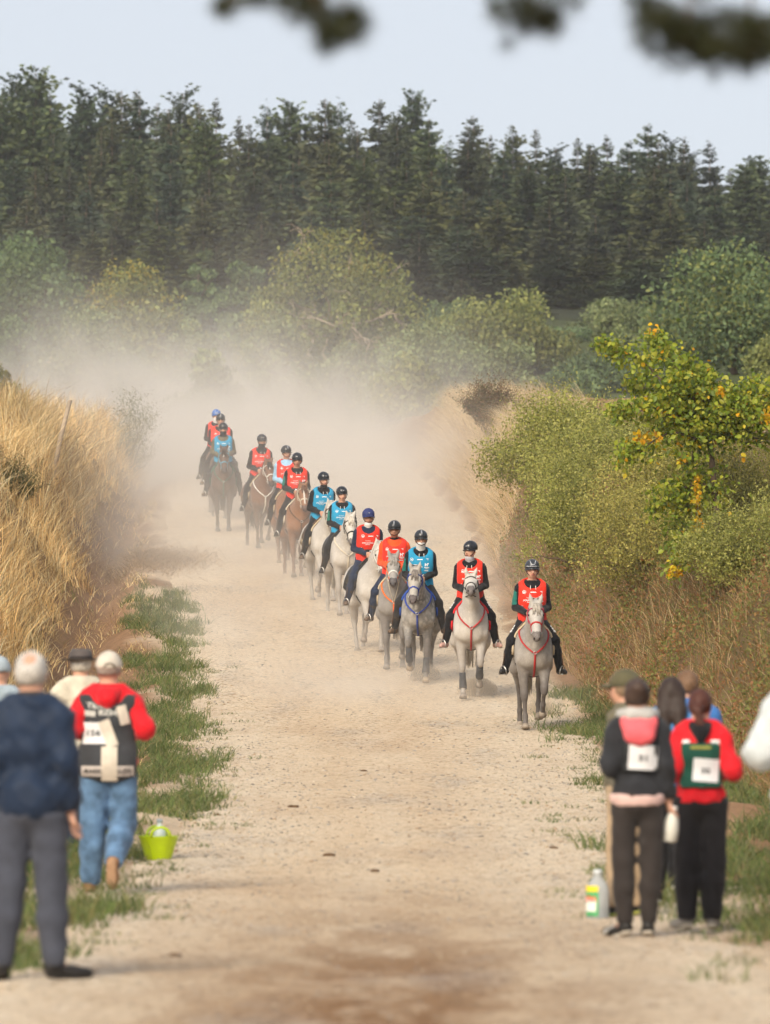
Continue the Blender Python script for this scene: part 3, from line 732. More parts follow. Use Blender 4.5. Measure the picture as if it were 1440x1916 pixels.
bg('gorse_bush', -60, 58, 682, 152, [(0.22, 0.19, 0.04), (0.15, 0.15, 0.04), (0.11, 0.12, 0.035)], 'yellow-green bush on top of the straw-coloured bank', nleaf=9000, trunk_h=0.05, leaf=0.07)
SAPLING = 1

# ------------------------------------------------------------------ the hedge on the bank
def shrub(name, px, Y, wid, top_py, pal, label, n, leaf, dens=0.4, lobes=26, mat=None, crown=1.0):
    x = pxx(px, Y); g = float(gz(x, Y)); h = at(px, top_py, Y)[2] - g
    root = empty(name, (x, Y, g)); tag(root, label, 'bush', 'shrubs of the hedge on the bank')
    L = make_lobes(int(lobes * 1.6), wid, h * crown, -0.1 + h * (1 - crown), 0.33)
    n = int(n * 0.62); P, d, li = crown_points(n, L, dens)
    tone = (0.7 + 0.6 * rng.random(len(L)))[li][:, None]
    V, F, C = cards(P, leaf * (0.6 + 0.8 * rng.random(n)), pick(pal, n, 0.25) * tone, nrm=d * 0.6, aspect=0.55)
    link('foliage', mesh_np('foliage', V, [F], C), mat or M_SHRUB, root)
    # fine upright shoots that break the outline
    ns = 700; i = rng.integers(0, len(L), ns); dd = rng.standard_normal((ns, 3)); dd[:, 2] = np.abs(dd[:, 2]) + 0.4; dd /= np.linalg.norm(dd, axis=1)[:, None]
    c0 = np.array([l[0] for l in L])[i]; rr = np.array([l[1] for l in L])[i]
    Q = []
    for a_, b_, r_ in zip(c0, dd, rr):
        s0 = a_ + b_ * r_ * 0.8; ln = 0.16 + 0.46 * random.random() ** 1.5
        Q += [s0 + b_ * ln * t for t in np.linspace(0, 1, 9)]
    Q = np.array(Q) + rng.standard_normal((len(Q), 3)) * 0.02
    V, F, C = cards(Q, leaf * (0.5 + 0.6 * rng.random(len(Q))), pick(pal, len(Q), 0.2) * 1.1, aspect=0.5)
    link('shoots', mesh_np('shoots', V, [F], C), mat or M_SHRUB, root)
    mb = MB(); limbs(mb, np.array([0, 0, -0.2]), [l[0] for l in L[:14]], 0.03)
    link('stem', mb.mesh('stem'), M_BARK, root)
    return root
H1 = [(0.35, 0.345, 0.085), (0.28, 0.29, 0.075), (0.42, 0.395, 0.12), (0.20, 0.215, 0.055)]
H2 = [(0.37, 0.335, 0.085), (0.29, 0.275, 0.07), (0.44, 0.375, 0.11), (0.21, 0.20, 0.055)]
shrub('hedge_shrub', 1055, 108, 3.5, 716, H1, 'light green shrub of fine shoots next to the pale feathery grass', 40000, 0.06)
shrub('hedge_shrub', 1165, 101, 4.0, 730, H1, 'fine-leaved green shrub below the lowest bough of the yellow-leaved tree', 46000, 0.055)
shrub('hedge_shrub', 1090, 98, 2.5, 840, H1, 'loose green shrub hanging over the bank between the feathery grass and the brambles', 26000, 0.05)
shrub('hedge_shrub', 1215, 89, 2.5, 880, H2, 'olive shrub below the hanging yellow-leaved bough', 26000, 0.045)
shrub('hedge_shrub', 1280, 92, 3.7, 790, H2, 'olive shrub right under the crown of the yellow-leaved tree', 44000, 0.05)
shrub('hedge_shrub', 1400, 84, 3.6, 790, H2, 'olive shrub at the edge of the picture behind the woman in red', 44000, 0.046)
shrub('hedge_shrub', 1390, 80, 2.0, 930, H1, 'dark green shrub low on the bank above the spectators with numbered bibs', 26000, 0.042)
shrub('hedge_shrub', 1560, 78, 2.4, 840, H1, 'green shrub beyond the edge of the picture', 9000, 0.05)
shrub('broom_bush', 922, 128, 1.4, 706, [(0.17, 0.10, 0.05), (0.13, 0.115, 0.04), (0.21, 0.12, 0.06), (0.09, 0.08, 0.03)], 'reddish brown broom bush on the crest of the bank', 12000, 0.05, crown=0.55)['group'] = 'bushes alone on the bank'
shrub('dark_shrub', 20, 108, 1.0, 862, [(0.06, 0.075, 0.025), (0.08, 0.09, 0.03), (0.14, 0.12, 0.05)], 'small dark green shrub among the straw-coloured grass', 6000, 0.04, lobes=14)['group'] = 'bushes alone on the bank'

shrub('sapling', 243, 143, 1.25, 735, [(0.24, 0.23, 0.12), (0.19, 0.18, 0.09)], 'thin dusty sapling at the end of the straw-coloured bank', 1500, 0.05, dens=0.2, lobes=40)['group'] = 'bushes alone on the bank'
# brambles and low leaves over the bank
n = 120000
Y = 50 + 70 * rng.random(n); d = interp(Y, WR) + 0.15 + 2.2 * rng.random(n); x = interp(Y, XR) + d
cl = fbm2(x * 1.0, Y * .6, 85); keep = rng.random(n) < 0.45 + 1.5 * cl
Y, x, d, cl = Y[keep], x[keep], d[keep], cl[keep]; n = len(Y)
P = np.stack([x, Y, gz(x, Y) + 0.75 * rng.random(n) ** 1.4 * np.clip(0.5 + 1.3 * cl, 0.1, 1.2)], 1)
BR = [(0.18, 0.185, 0.05), (0.21, 0.19, 0.055), (0.28, 0.16, 0.06), (0.14, 0.155, 0.04), (0.32, 0.15, 0.06), (0.22, 0.23, 0.065)]
V, F, C = cards(P, 0.035 + 0.035 * rng.random(n), pick(BR, n, 0.3), nrm=np.array([-0.3, -0.6, 0.5]))
tag(link('brambles', mesh_np('brambles', V, [F], C), M_SHRUB), 'low brambles with green and rusty leaves over the bank', 'brambles', kind='stuff')

# ------------------------------------------------------------------ the yellow-leaved tree
def yellow_tree():
    Yb = 82.0
    b = np.array([pxx(1345, Yb), Yb, 0]); b[2] = gz(b[0], Yb)
    root = empty('leafy_tree', b); tag(root, 'young tree with broad bright green and golden yellow leaves above the hedge', 'tree')
    tips_px = [(1128, 640), (1225, 628), (1280, 668), (1150, 770), (1160, 865), (1260, 705), (1330, 735), (1410, 715), (1500, 740), (1240, 800), (1350, 800), (1440, 790), (1225, 960), (1260, 1010), (1255, 1080), (1280, 870), (1180, 715), (1215, 750), (1300, 760), (1390, 770), (1270, 940), (1460, 760), (1370, 740), (1320, 700), (1480, 830), (1310, 830)]
    mb = MB(); pts = []
    fork = np.array([-0.15, -0.2, 2.0])
    tube(mb, [[0, 0, -0.3], [-0.05, 0, 1.0], fork], [0.06, 0.05, 0.04], 7)
    for (px, py) in tips_px:
        t = at(px, py, Yb + random.uniform(-0.9, 0.7)) - b
        p = [fork if t[2] > 1.5 else np.array([-.1, -.1, 1.2])]; seg = 7
        for k in range(1, seg + 1):
            u = k / seg; q = p[0] + (t - p[0]) * u; q = q + rng.standard_normal(3) * 0.05 * (k < seg); q[2] += (0.25 if py < 900 else 0.45) * math.sin(math.pi * u) * 0.5; p.append(q)
        tube(mb, p, np.linspace(0.022, 0.005, seg + 1), 5)
        p = np.array(p)
        for k in range(int(np.linalg.norm(t - fork) * 240) + 230):
            u = random.random() ** 0.6 * seg; i0 = min(int(u), seg - 1)
            q = p[i0] + (p[i0 + 1] - p[i0]) * (u - i0)
            pts.append(q + rng.standard_normal(3) * np.array([0.15, 0.18, 0.12]) * (0.55 + 0.16 * (seg - u)))
    P = np.array(pts); n = len(P)
    C = pick([(0.30, 0.34, 0.035), (0.22, 0.29, 0.03), (0.38, 0.38, 0.05), (0.15, 0.21, 0.03)], n, 0.2)
    yl = (noise2(P[:, 0] * 3.1 + 5, P[:, 2] * 3.1, 8) > 0.34) | (rng.random(n) < 0.035)
    C[yl] = pick([(0.75, 0.48, 0.02), (0.8, 0.40, 0.02), (0.7, 0.55, 0.04)], int(yl.sum()), 0.12)
    V, F, Cc = big_leaves(P, 0.050 + 0.050 * rng.random(n), C)
    link('crown', mesh_np('crown', V, [F], Cc), M_TREE, root)
    link('trunk', mb.mesh('trunk'), M_BARK, root)
yellow_tree()

# ------------------------------------------------------------------ fence posts on the banks
def post(px, py0, py1, Y, lean, label):
    t = at(px, py0, Y); g = float(gz(t[0] - lean, Y)); mb = MB()
    tube(mb, [[0, 0, -0.3], [lean * .5, 0.02, (t[2] - g) * .5], [lean, 0, t[2] - g]], [0.055, 0.05, 0.045], 8)
    o = link('fence_post', mb.mesh('fence_post'), M_PALEBARK, None, (t[0] - lean, Y, g)); tag(o, label, 'post', 'old posts on the banks')
post(131, 748, 790, 118, 0.40, 'leaning weathered post standing in the straw-coloured grass')
post(955, 752, 800, 127, 0.02, 'upright weathered post beside the broom bush')

# ------------------------------------------------------------------ pine boughs overhead, close to the camera
def pine():
    Yb = 15.0
    root = empty('pine_tree', (3.4, Yb, 0.0)); tag(root, 'dark pine whose blurred boughs hang in at the top of the picture', 'tree')
    mb = MB(); tube(mb, [[0, 0, -0.2], [0.05, 0, 2], [0, 0, 5.5]], [0.16, 0.14, 0.09], 10); link('trunk', mb.mesh('trunk'), M_BARK, root)
    base = np.array([3.4, Yb, 0.0])
    needles = []; mb = MB()
    def bough(pts, r0, tuft):
        pts = [np.array(p) - base for p in pts]
        tube(mb, pts, np.linspace(r0, r0 * .3, len(pts)), 6)
        for p in tuft:
            needles.append(p)
    T = []
    def cl(px, py, r, n):   # a knot of twigs about pixel (px, py)
        c = at(px, py, Yb + random.uniform(-.4, .4)) - base
        for _ in range(n): T.append(c + rng.standard_normal(3) * r * np.array([1, 1, 0.55]))
    zt = 3.32
    main = [base + [0, 0, 3.7], at(1440, -60, Yb), at(1250, -70, Yb), at(1000, -90, Yb), at(700, -110, Yb), at(420, -100, Yb)]
    bough(main, 0.04, [])
    for a_, b_, c_ in (((1300, -70), (1290, 0), (1285, 90)), ((1420, -60), (1400, 20), (1410, 110)), ((1000, -90), (985, -20), (1000, 45)), ((1060, -80), (1060, -20), (1075, 5)), ((560, -105), (580, -20), (620, 70)), ((640, -105), (640, -30), (650, 45)), ((470, -100), (440, -40), (430, 10)), ((530, -105), (530, -30), (535, 5))):
        bough([at(*a_, Yb), at(*b_, Yb), at(*c_, Yb)], 0.008, [])
    for px, py, r, n in ((1285, 85, .045, 40), (1250, 45, .04, 24), (1400, 100, .05, 44), (1340, 70, .05, 28), (1430, 60, .05, 30), (1215, 20, .04, 14), (1320, 10, .06, 14), (1000, 40, .035, 22), (965, 12, .03, 14), (1045, 5, .03, 8), (625, 68, .026, 18), (650, 40, .028, 16), (600, 25, .03, 12), (540, 5, .03, 16), (430, 15, .025, 9), (490, -5, .03, 10), (580, -10, .03, 10)):
        cl(px, py, r, n)
    T = np.array(T); k = 34
    P = np.repeat(T, k, 0); n = len(P)
    dv = rng.standard_normal((n, 3)); dv /= np.linalg.norm(dv, axis=1)[:, None]
    Ln = 0.04 + 0.03 * rng.random(n)
    sv = np.cross(dv, rng.standard_normal((n, 3))); sv /= np.linalg.norm(sv, axis=1)[:, None]
    V = np.stack([P - sv * 0.0018, P + sv * 0.0018, P + dv * Ln[:, None]], 1).reshape(-1, 3)
    C = np.repeat(pick([(0.035, 0.045, 0.015), (0.05, 0.055, 0.02), (0.04, 0.035, 0.015)], n), 3, 0)
    link('needles', mesh_np('needles', V, [np.arange(n * 3).reshape(-1, 3)], C), M_FIR, root)
    link('bough', mb.mesh('bough'), M_BARK, root)
pine()

# ------------------------------------------------------------------ dust raised by the horses
def dust():
    m = bpy.data.materials.new('dust'); m.use_nodes = True; nt = m.node_tree
    nt.nodes.remove(nt.nodes['Principled BSDF'])
    vol = N(nt, 'ShaderNodeVolumePrincipled'); vol.inputs['Color'].default_value = (0.90, 0.865, 0.815, 1); vol.inputs['Anisotropy'].default_value = 0.0
    nt.links.new(vol.outputs[0], nt.nodes['Material Output'].inputs['Volume'])
    g = N(nt, 'ShaderNodeNewGeometry'); sx = N(nt, 'ShaderNodeSeparateXYZ'); nt.links.new(g.outputs['Position'], sx.inputs[0])
    X, Yv, Z = sx.outputs
    def M(op, a, b=None, c=None):
        n = N(nt, 'ShaderNodeMath', operation=op)
        for i, v in enumerate((a, b, c)):
            if v is None: continue
            if isinstance(v, (int, float)): n.inputs[i].default_value = v
            else: nt.links.new(v, n.inputs[i])
        return n.outputs[0]
    def curve(v, pts):     # piecewise linear in v
        lo, hi = pts[0][0], pts[-1][0]; mx = max(p[1] for p in pts)
        r = N(nt, 'ShaderNodeValToRGB'); e = r.color_ramp.elements
        while len(e) < len(pts): e.new(0.5)
        for i, p in enumerate(pts): e[i].position = (p[0] - lo) / (hi - lo); c = p[1] / mx; e[i].color = (c, c, c, 1)
        mr = N(nt, 'ShaderNodeMapRange'); mr.inputs[1].default_value = lo; mr.inputs[2].default_value = hi; nt.links.new(v, mr.inputs[0])
        nt.links.new(mr.outputs[0], r.inputs[0]); return M('MULTIPLY', r.outputs[0], mx)
    # height above the sloping track
    gnd = curve(Yv, [(80, 0.84), (90, 1.55), (126, 4.9), (150, 7.0), (180, 9.4)])
    h = M('MAXIMUM', M('SUBTRACT', Z, gnd), 0.0)
    H = curve(Yv, DUST_H)
    A = curve(Yv, DUST_A)
    fall = M('POWER', 2.718, M('MULTIPLY', M('DIVIDE', h, H), -1.0))
    # across the lane: thickest over the track, thinner past the banks
    cx = curve(Yv, [(80, 20 + 0.6), (100, 20 - 0.7), (126, 20 - 2.2), (150, 20 - 4.6), (180, 20 - 8)])
    dx = M('ABSOLUTE', M('ADD', M('SUBTRACT', X, cx), 20.0))
    wd = curve(Yv, [(80, 1.5), (100, 3.0), (126, 4.6), (150, 5.4), (180, 7.6)])
    lat = M('POWER', 2.718, M('MULTIPLY', M('POWER', M('DIVIDE', dx, wd), 2.0), -1.0))
    mp = N(nt, 'ShaderNodeMapping'); mp.inputs['Scale'].default_value = (1, 0.35, 1.1); nt.links.new(g.outputs['Position'], mp.inputs[0])
    nz = noise_node(nt, mp.outputs[0], 0.21, 5, 0.62, 0.9)
    wisp = M('POWER', M('MULTIPLY', nz.outputs[0], 1.95), 4.4)
    dens = M('MULTIPLY', M('MULTIPLY', A, fall), M('MULTIPLY', lat, wisp))
    nt.links.new(dens, vol.inputs['Density'])
    ring = [(y, float(zroad(y))) for y in (82, 96, 110, 126, 146, 180)]
    tops = [1.2, 2.8, 5.0, 7.5, 10.5, 13.0]; L_ = [-1.5, -3.5, -7, -10, -15, -20]; R_ = [3.6, 4.2, 5.0, 6.5, 9, 12]
    V = []; F = []
    for (y, z), t, l, r in zip(ring, tops, L_, R_): V += [(l, y, z - 0.3), (r, y, z - 0.3), (r, y, z + t), (l, y, z + t)]
    for i in range(len(ring) - 1):
        a = i * 4; b = a + 4
        for k in range(4): F.append([b + k, b + (k + 1) % 4, a + (k + 1) % 4, a + k])
    F.append([0, 1, 2, 3]); e = len(V) - 4; F.append([e + 3, e + 2, e + 1, e])
    o = link('dust', mesh_np('dust', np.array(V, float), [np.array(F)]), m); tag(o, 'pale tan dust cloud raised by the galloping horses along the track', 'dust', kind='stuff')
DUST_A = [(82, 0.0), (84, 0.16), (89, 0.17), (96, 0.12), (110, 0.12), (126, 0.13), (145, 0.19), (165, 0.27), (176, 0.25), (180, 0.0)]
DUST_H = [(82, 0.20), (88, 0.27), (96, 0.70), (110, 1.1), (126, 1.2), (150, 1.2), (180, 1.25)]
if not globals().get('NO_DUST'): dust()

def puff(px, py, w_, h_, dens, label):
    c = ground_hit(px, py, 78, 100); m = bpy.data.materials.new('kicked_dust'); m.use_nodes = True; nt = m.node_tree; nt.nodes.remove(nt.nodes['Principled BSDF'])
    vol = N(nt, 'ShaderNodeVolumePrincipled'); vol.inputs['Color'].default_value = (0.80, 0.68, 0.54, 1); nt.links.new(vol.outputs[0], nt.nodes['Material Output'].inputs['Volume'])
    co = coords(nt); ln = N(nt, 'ShaderNodeVectorMath', operation='LENGTH'); nt.links.new(co, ln.inputs[0])
    r1 = N(nt, 'ShaderNodeMapRange'); r1.inputs[1].default_value = 1.0; r1.inputs[2].default_value = 0.15; nt.links.new(ln.outputs['Value'], r1.inputs[0])
    nz = noise_node(nt, co, 2.6, 4, 0.65, 0.8); p1 = N(nt, 'ShaderNodeMath', operation='POWER'); nt.links.new(nz.outputs[0], p1.inputs[0]); p1.inputs[1].default_value = 3.0
    m1 = N(nt, 'ShaderNodeMath', operation='MULTIPLY'); nt.links.new(r1.outputs[0], m1.inputs[0]); nt.links.new(p1.outputs[0], m1.inputs[1])
    m2 = N(nt, 'ShaderNodeMath', operation='MULTIPLY'); nt.links.new(m1.outputs[0], m2.inputs[0]); m2.inputs[1].default_value = dens * 9; nt.links.new(m2.outputs[0], vol.inputs['Density'])
    mb = MB(); lathe(mb, [(0.001, -1), (0.5, -0.87), (0.87, -0.5), (1, 0), (0.87, 0.5), (0.5, 0.87), (0.001, 1)], 14)
    o = link('dust_puff', mb.mesh('dust_puff'), m, None, c + [0, 0, h_ * 0.35]); o.scale = (w_, w_ * 1.6, h_); tag(o, label, 'dust', kind='stuff')
if not globals().get('NO_DUST'):
    for a_ in ((893, 1302, 0.34, 0.22, 14, 'brown puff of dust kicked up under the pale grey horse'), (793, 1274, 0.30, 0.22, 11, 'brown puff of dust kicked up under the dapple grey horse'), (1005, 1338, 0.30, 0.26, 4, 'thin puff of dust around the hooves of the leading horse')): puff(*a_)

# ------------------------------------------------------------------ the air between here and the hill
def haze():
    m = bpy.data.materials.new('haze'); m.use_nodes = True; nt = m.node_tree; nt.nodes.remove(nt.nodes['Principled BSDF'])
    vol = N(nt, 'ShaderNodeVolumePrincipled'); vol.inputs['Color'].default_value = (0.86, 0.9, 0.96, 1); vol.inputs['Density'].default_value = HAZE
    nt.links.new(vol.outputs[0], nt.nodes['Material Output'].inputs['Volume'])
    mb = MB(); box(mb, (0, 440, 32), (1860, 1000, 70)); o = link('haze', mb.mesh('haze', smoothed=False), m); tag(o, kind='stuff')
HAZE = 0.00019
if HAZE: haze()
# ------------------------------------------------------------------ smooth solids: bodies are grown from blended rounded segments
def surface_nets(Fv, org, h):
    nx, ny, nz = Fv.shape
    ins = Fv < 0
    sl = [(slice(i, nx - 1 + i), slice(j, ny - 1 + j), slice(k, nz - 1 + k)) for i in (0, 1) for j in (0, 1) for k in (0, 1)]
    cnt = sum(ins[s].astype(np.int8) for s in sl)
    mixed = (cnt > 0) & (cnt < 8)
    cells = np.argwhere(mixed)
    idx = -np.ones(mixed.shape, np.int64); idx[mixed] = np.arange(len(cells))
    acc = np.zeros((len(cells), 3)); num = np.zeros(len(cells))
    corners = [(i, j, k) for i in (0, 1) for j in (0, 1) for k in (0, 1)]
    vals = {c: Fv[cells[:, 0] + c[0], cells[:, 1] + c[1], cells[:, 2] + c[2]] for c in corners}
    for a in corners:
        for ax in range(3):
            if a[ax]: continue
            b = list(a); b[ax] = 1; b = tuple(b)
            fa, fb = vals[a], vals[b]; m = (fa < 0) != (fb < 0)
            t = np.where(m, fa / np.where(m, fa - fb, 1), 0)
            p = np.array(a, float)[None].repeat(len(cells), 0); p[:, ax] += t
            acc += p * m[:, None]; num += m
    Vv = (cells + acc / num[:, None]) * h + org
    Q = []
    for ax in range(3):
        o1, o2 = [(1, 2), (2, 0), (0, 1)][ax]
        s0 = [slice(None)] * 3; s1 = [slice(None)] * 3; s0[ax] = slice(0, -1); s1[ax] = slice(1, None)
        A, B = ins[tuple(s0)], ins[tuple(s1)]
        for flip in (0, 1):
            E = np.argwhere((A & ~B) if not flip else (~A & B))
            E = E[(E[:, o1] > 0) & (E[:, o2] > 0) & (E[:, o1] < Fv.shape[o1] - 1) & (E[:, o2] < Fv.shape[o2] - 1)]
            if not len(E): continue
            def g(d1, d2):
                c = E.copy(); c[:, o1] -= d1; c[:, o2] -= d2; return idx[c[:, 0], c[:, 1], c[:, 2]]
            q = np.stack([g(1, 1), g(0, 1), g(0, 0), g(1, 0)], 1)
            Q.append(q if not flip else q[:, ::-1])
    return Vv, np.concatenate(Q)

class Grid:
    def __init__(s, lo, hi, h):
        s.lo = np.array(lo, float); s.h = h
        n = np.ceil((np.array(hi) - s.lo) / h).astype(int) + 1
        s.shape = tuple(n)
        ax = [(s.lo[i] + np.arange(n[i]) * h).astype(np.float32) for i in range(3)]
        s.X, s.Y, s.Z = np.meshgrid(*ax, indexing='ij')
        s.ax = ax
    def _sl(s, lo, hi):
        sl = []
        for i in range(3):
            a = int(np.searchsorted(s.ax[i], lo[i])); b = int(np.searchsorted(s.ax[i], hi[i])); sl.append(slice(max(a, 0), max(b, 0)))
        return tuple(sl)
    MARG = 0.2
    def seg(s, a, b, r1, r2, sc=(1, 1, 1)):
        """rounded tapering segment; sc squashes its section"""
        out = np.ones(s.shape, np.float32)
        a0, b0 = np.asarray(a, float), np.asarray(b, float); R = max(r1, r2) * np.asarray(sc, float) + s.MARG
        sl = s._sl(np.minimum(a0, b0) - R, np.maximum(a0, b0) + R)
        a = a0 / sc; b = b0 / sc
        px, py, pz = s.X[sl] / sc[0] - a[0], s.Y[sl] / sc[1] - a[1], s.Z[sl] / sc[2] - a[2]
        d = b - a; L2 = float(d @ d) + 1e-12
        t = np.clip((px * d[0] + py * d[1] + pz * d[2]) / L2, 0, 1)
        out[sl] = (np.sqrt((px - t * d[0]) ** 2 + (py - t * d[1]) ** 2 + (pz - t * d[2]) ** 2) - (r1 + (r2 - r1) * t)) * min(sc)
        return out
    def ell(s, c, r):
        out = np.ones(s.shape, np.float32)
        r = np.asarray(r, float); c = np.asarray(c, float); sl = s._sl(c - r - s.MARG, c + r + s.MARG)
        q = np.sqrt(((s.X[sl] - c[0]) / r[0]) ** 2 + ((s.Y[sl] - c[1]) / r[1]) ** 2 + ((s.Z[sl] - c[2]) / r[2]) ** 2)
        out[sl] = (q - 1) * r.min()
        return out
    def chain(s, pts, rad, k=0.02, sc=(1, 1, 1)):
        f = None
        for i in range(len(pts) - 1):
            g = s.seg(pts[i], pts[i + 1], rad[i], rad[i + 1], sc)
            f = g if f is None else smin(f, g, k)
        return f
    def mesh(s, f, name, smooth_it=1):
        V, Q = surface_nets(f, s.lo, s.h)
        for _ in range(smooth_it):
            a = Q.ravel(); b = np.roll(Q, -1, 1).ravel(); nv = len(V); cn = np.bincount(a, minlength=nv)
            acc = np.stack([np.bincount(a, V[b, i], nv) for i in range(3)], 1)
            V = V * 0.5 + 0.5 * acc / np.maximum(cn, 1)[:, None]
        return V, Q

def smin(a, b, k):
    h = np.clip(0.5 + 0.5 * (b - a) / k, 0, 1)
    return b * (1 - h) + a * h - k * h * (1 - h)
def smax(a, b, k): return -smin(-a, -b, k)

def organ(name, g, f, mats, parent=None, midx=None, sm=1):
    V, Q = g.mesh(f, name, sm)
    me = mesh_np(name, V, [Q], None, True, midx(V, Q) if midx else None)
    return link(name, me, mats, parent)

def project_strip(bvh, pts, off, n=24, closed=False):
    """a smooth line through pts, laid on the surface of bvh"""
    pts = np.asarray(pts, float); m = len(pts)
    if closed: pts = np.vstack([pts, pts[:1]]); m += 1
    t = np.linspace(0, m - 1, n + 1 if closed else n); out = []
    for u in t[:-1] if closed else t:
        i = min(int(u), m - 2); f = u - i
        p0, p1, p2, p3 = pts[i - 1 if i > 0 else (m - 2 if closed else 0)], pts[i], pts[i + 1], pts[i + 2 if i + 2 < m else (1 if closed else m - 1)]
        q = 0.5 * ((2 * p1) + (p2 - p0) * f + (2 * p0 - 5 * p1 + 4 * p2 - p3) * f * f + (3 * p1 - p0 - 3 * p2 + p3) * f ** 3)
        hit = bvh.find_nearest(Vector(q)) if bvh is not None else (None,)
        out.append(np.array(hit[0]) + np.array(hit[1]) * off if hit[0] is not None and off is not None else q)
    return np.array(out)

def bvh_of(me):
    return BVHTree.FromPolygons([v.co.copy() for v in me.vertices], [tuple(p.vertices) for p in me.polygons])

# ------------------------------------------------------------------ horse coats
def mat_coat(name, base, dap, dap_amt, leg, face=None):
    """a horse coat: dapples, darker legs and muzzle as the breed has them"""
    m, nt, b = nodes_of(name); co = coords(nt)
    vo = N(nt, 'ShaderNodeTexVoronoi'); vo.inputs['Scale'].default_value = 13
    wob = noise_node(nt, co, 9, 3); ad = N(nt, 'ShaderNodeVectorMath', operation='ADD'); sc = N(nt, 'ShaderNodeVectorMath', operation='SCALE'); sc.inputs['Scale'].default_value = 0.10
    nt.links.new(wob.outputs[1], sc.inputs[0]); nt.links.new(co, ad.inputs[0]); nt.links.new(sc.outputs[0], ad.inputs[1]); nt.links.new(ad.outputs[0], vo.inputs['Vector'])
    big = noise_node(nt, co, 2.6, 4); fine = noise_node(nt, co, 60, 2)
    d = ramp(nt, vo.outputs['Distance'], [(0.22, (0, 0, 0)), (0.52, (1, 1, 1))])
    d = mixc(nt, 1.0, d, ramp(nt, big.outputs[0], [(0.35, (0.15, 0.15, 0.15)), (0.6, (1, 1, 1))]), 'MULTIPLY')
    c = mixc(nt, mixc(nt, 1.0, d, (dap_amt,) * 3, 'MULTIPLY'), base, dap)
    sx = N(nt, 'ShaderNodeSeparateXYZ'); nt.links.new(co, sx.inputs[0])
    zz = N(nt, 'ShaderNodeMath', operation='MULTIPLY_ADD'); nt.links.new(big.outputs[0], zz.inputs[0]); zz.inputs[1].default_value = -0.5; nt.links.new(sx.outputs[2], zz.inputs[2])
    f = N(nt, 'ShaderNodeMapRange'); f.inputs[1].default_value = 0.72; f.inputs[2].default_value = 0.22; nt.links.new(zz.outputs[0], f.inputs[0])
    c = mixc(nt, f.outputs[0], c, leg)
    if face:        # greys whiten first on the face
        fy = N(nt, 'ShaderNodeMapRange'); fy.inputs[1].default_value = -0.86; fy.inputs[2].default_value = -1.0; nt.links.new(sx.outputs[1], fy.inputs[0])
        c = mixc(nt, fy.outputs[0], c, face)
    c = mixc(nt, 1.0, c, ramp(nt, fine.outputs[0], [(0.3, (0.88, 0.88, 0.88)), (0.7, (1.08, 1.08, 1.08))]), 'MULTIPLY')
    nt.links.new(c, b.inputs['Base Color']); b.inputs['Roughness'].default_value = 0.55; b.inputs['Specular IOR Level'].default_value = 0.3
    b.inputs['Sheen Weight'].default_value = 0.15
    bump(nt, b, fine.outputs[0], 0.15, 0.01)
    return m
COATS = {
    'flea': dict(coat=mat_coat('flea_grey_coat', (0.341, 0.310, 0.275), (0.202, 0.182, 0.166), 0.65, (0.113, 0.097, 0.089), (0.44, 0.41, 0.375)), skin=(0.17, 0.15, 0.14), mane=(0.40, 0.36, 0.31), hoof=(0.30, 0.25, 0.20)),
    'white': dict(coat=mat_coat('white_grey_coat', (0.515, 0.477, 0.431), (0.356, 0.323, 0.289), 0.5, (0.319, 0.286, 0.258), (0.520, 0.486, 0.441)), skin=(0.15, 0.13, 0.125), mane=(0.55, 0.50, 0.43), hoof=(0.26, 0.22, 0.19)),
    'dapple': dict(coat=mat_coat('dapple_grey_coat', (0.354, 0.325, 0.290), (0.097, 0.095, 0.090), 0.95, (0.129, 0.113, 0.105), (0.4, 0.37, 0.33)), skin=(0.12, 0.10, 0.10), mane=(0.22, 0.19, 0.17), hoof=(0.35, 0.27, 0.19)),
    'steel': dict(coat=mat_coat('steel_grey_coat', (0.282, 0.259, 0.239), (0.172, 0.157, 0.149), 0.6, (0.149, 0.133, 0.125), (0.32, 0.295, 0.27)), skin=(0.10, 0.09, 0.09), mane=(0.32, 0.29, 0.26), hoof=(0.22, 0.19, 0.17)),
    'bay': dict(coat=mat_coat('bay_coat', (0.17, 0.082, 0.045), (0.12, 0.06, 0.035), 0.5, (0.075, 0.045, 0.03)), skin=(0.05, 0.035, 0.03), mane=(0.02, 0.016, 0.014), hoof=(0.08, 0.07, 0.06)),
    'chestnut': dict(coat=mat_coat('chestnut_coat', (0.25, 0.115, 0.055), (0.18, 0.08, 0.04), 0.4, (0.15, 0.075, 0.045)), skin=(0.10, 0.06, 0.05), mane=(0.12, 0.055, 0.03), hoof=(0.16, 0.12, 0.09)),
    'darkbay': dict(coat=mat_coat('dark_bay_coat', (0.105, 0.058, 0.038), (0.075, 0.042, 0.03), 0.5, (0.05, 0.035, 0.028)), skin=(0.04, 0.03, 0.028), mane=(0.018, 0.014, 0.013), hoof=(0.07, 0.06, 0.055)),
}
M_EYE = mat_plain('dark_eye', (0.012, 0.009, 0.008), 0.12, 0.1, spec=0.6)
M_STEEL = mat_plain('stirrup_steel', (0.55, 0.53, 0.50), 0.3, 0.1, metal=1.0)
M_LEATHER = mat_plain('brown_leather', (0.09, 0.05, 0.03), 0.5, 0.25, 20)
M_BLACKLEATHER = mat_plain('black_leather', (0.018, 0.016, 0.015), 0.45, 0.3, 20)
M_WHITE = mat_plain('white_strap', (0.72, 0.70, 0.66), 0.6, 0.08)
M_SHEEP = mat_plain('tan_fleece', (0.50, 0.40, 0.27), 0.95, 0.2, 40, bmp=0.6)
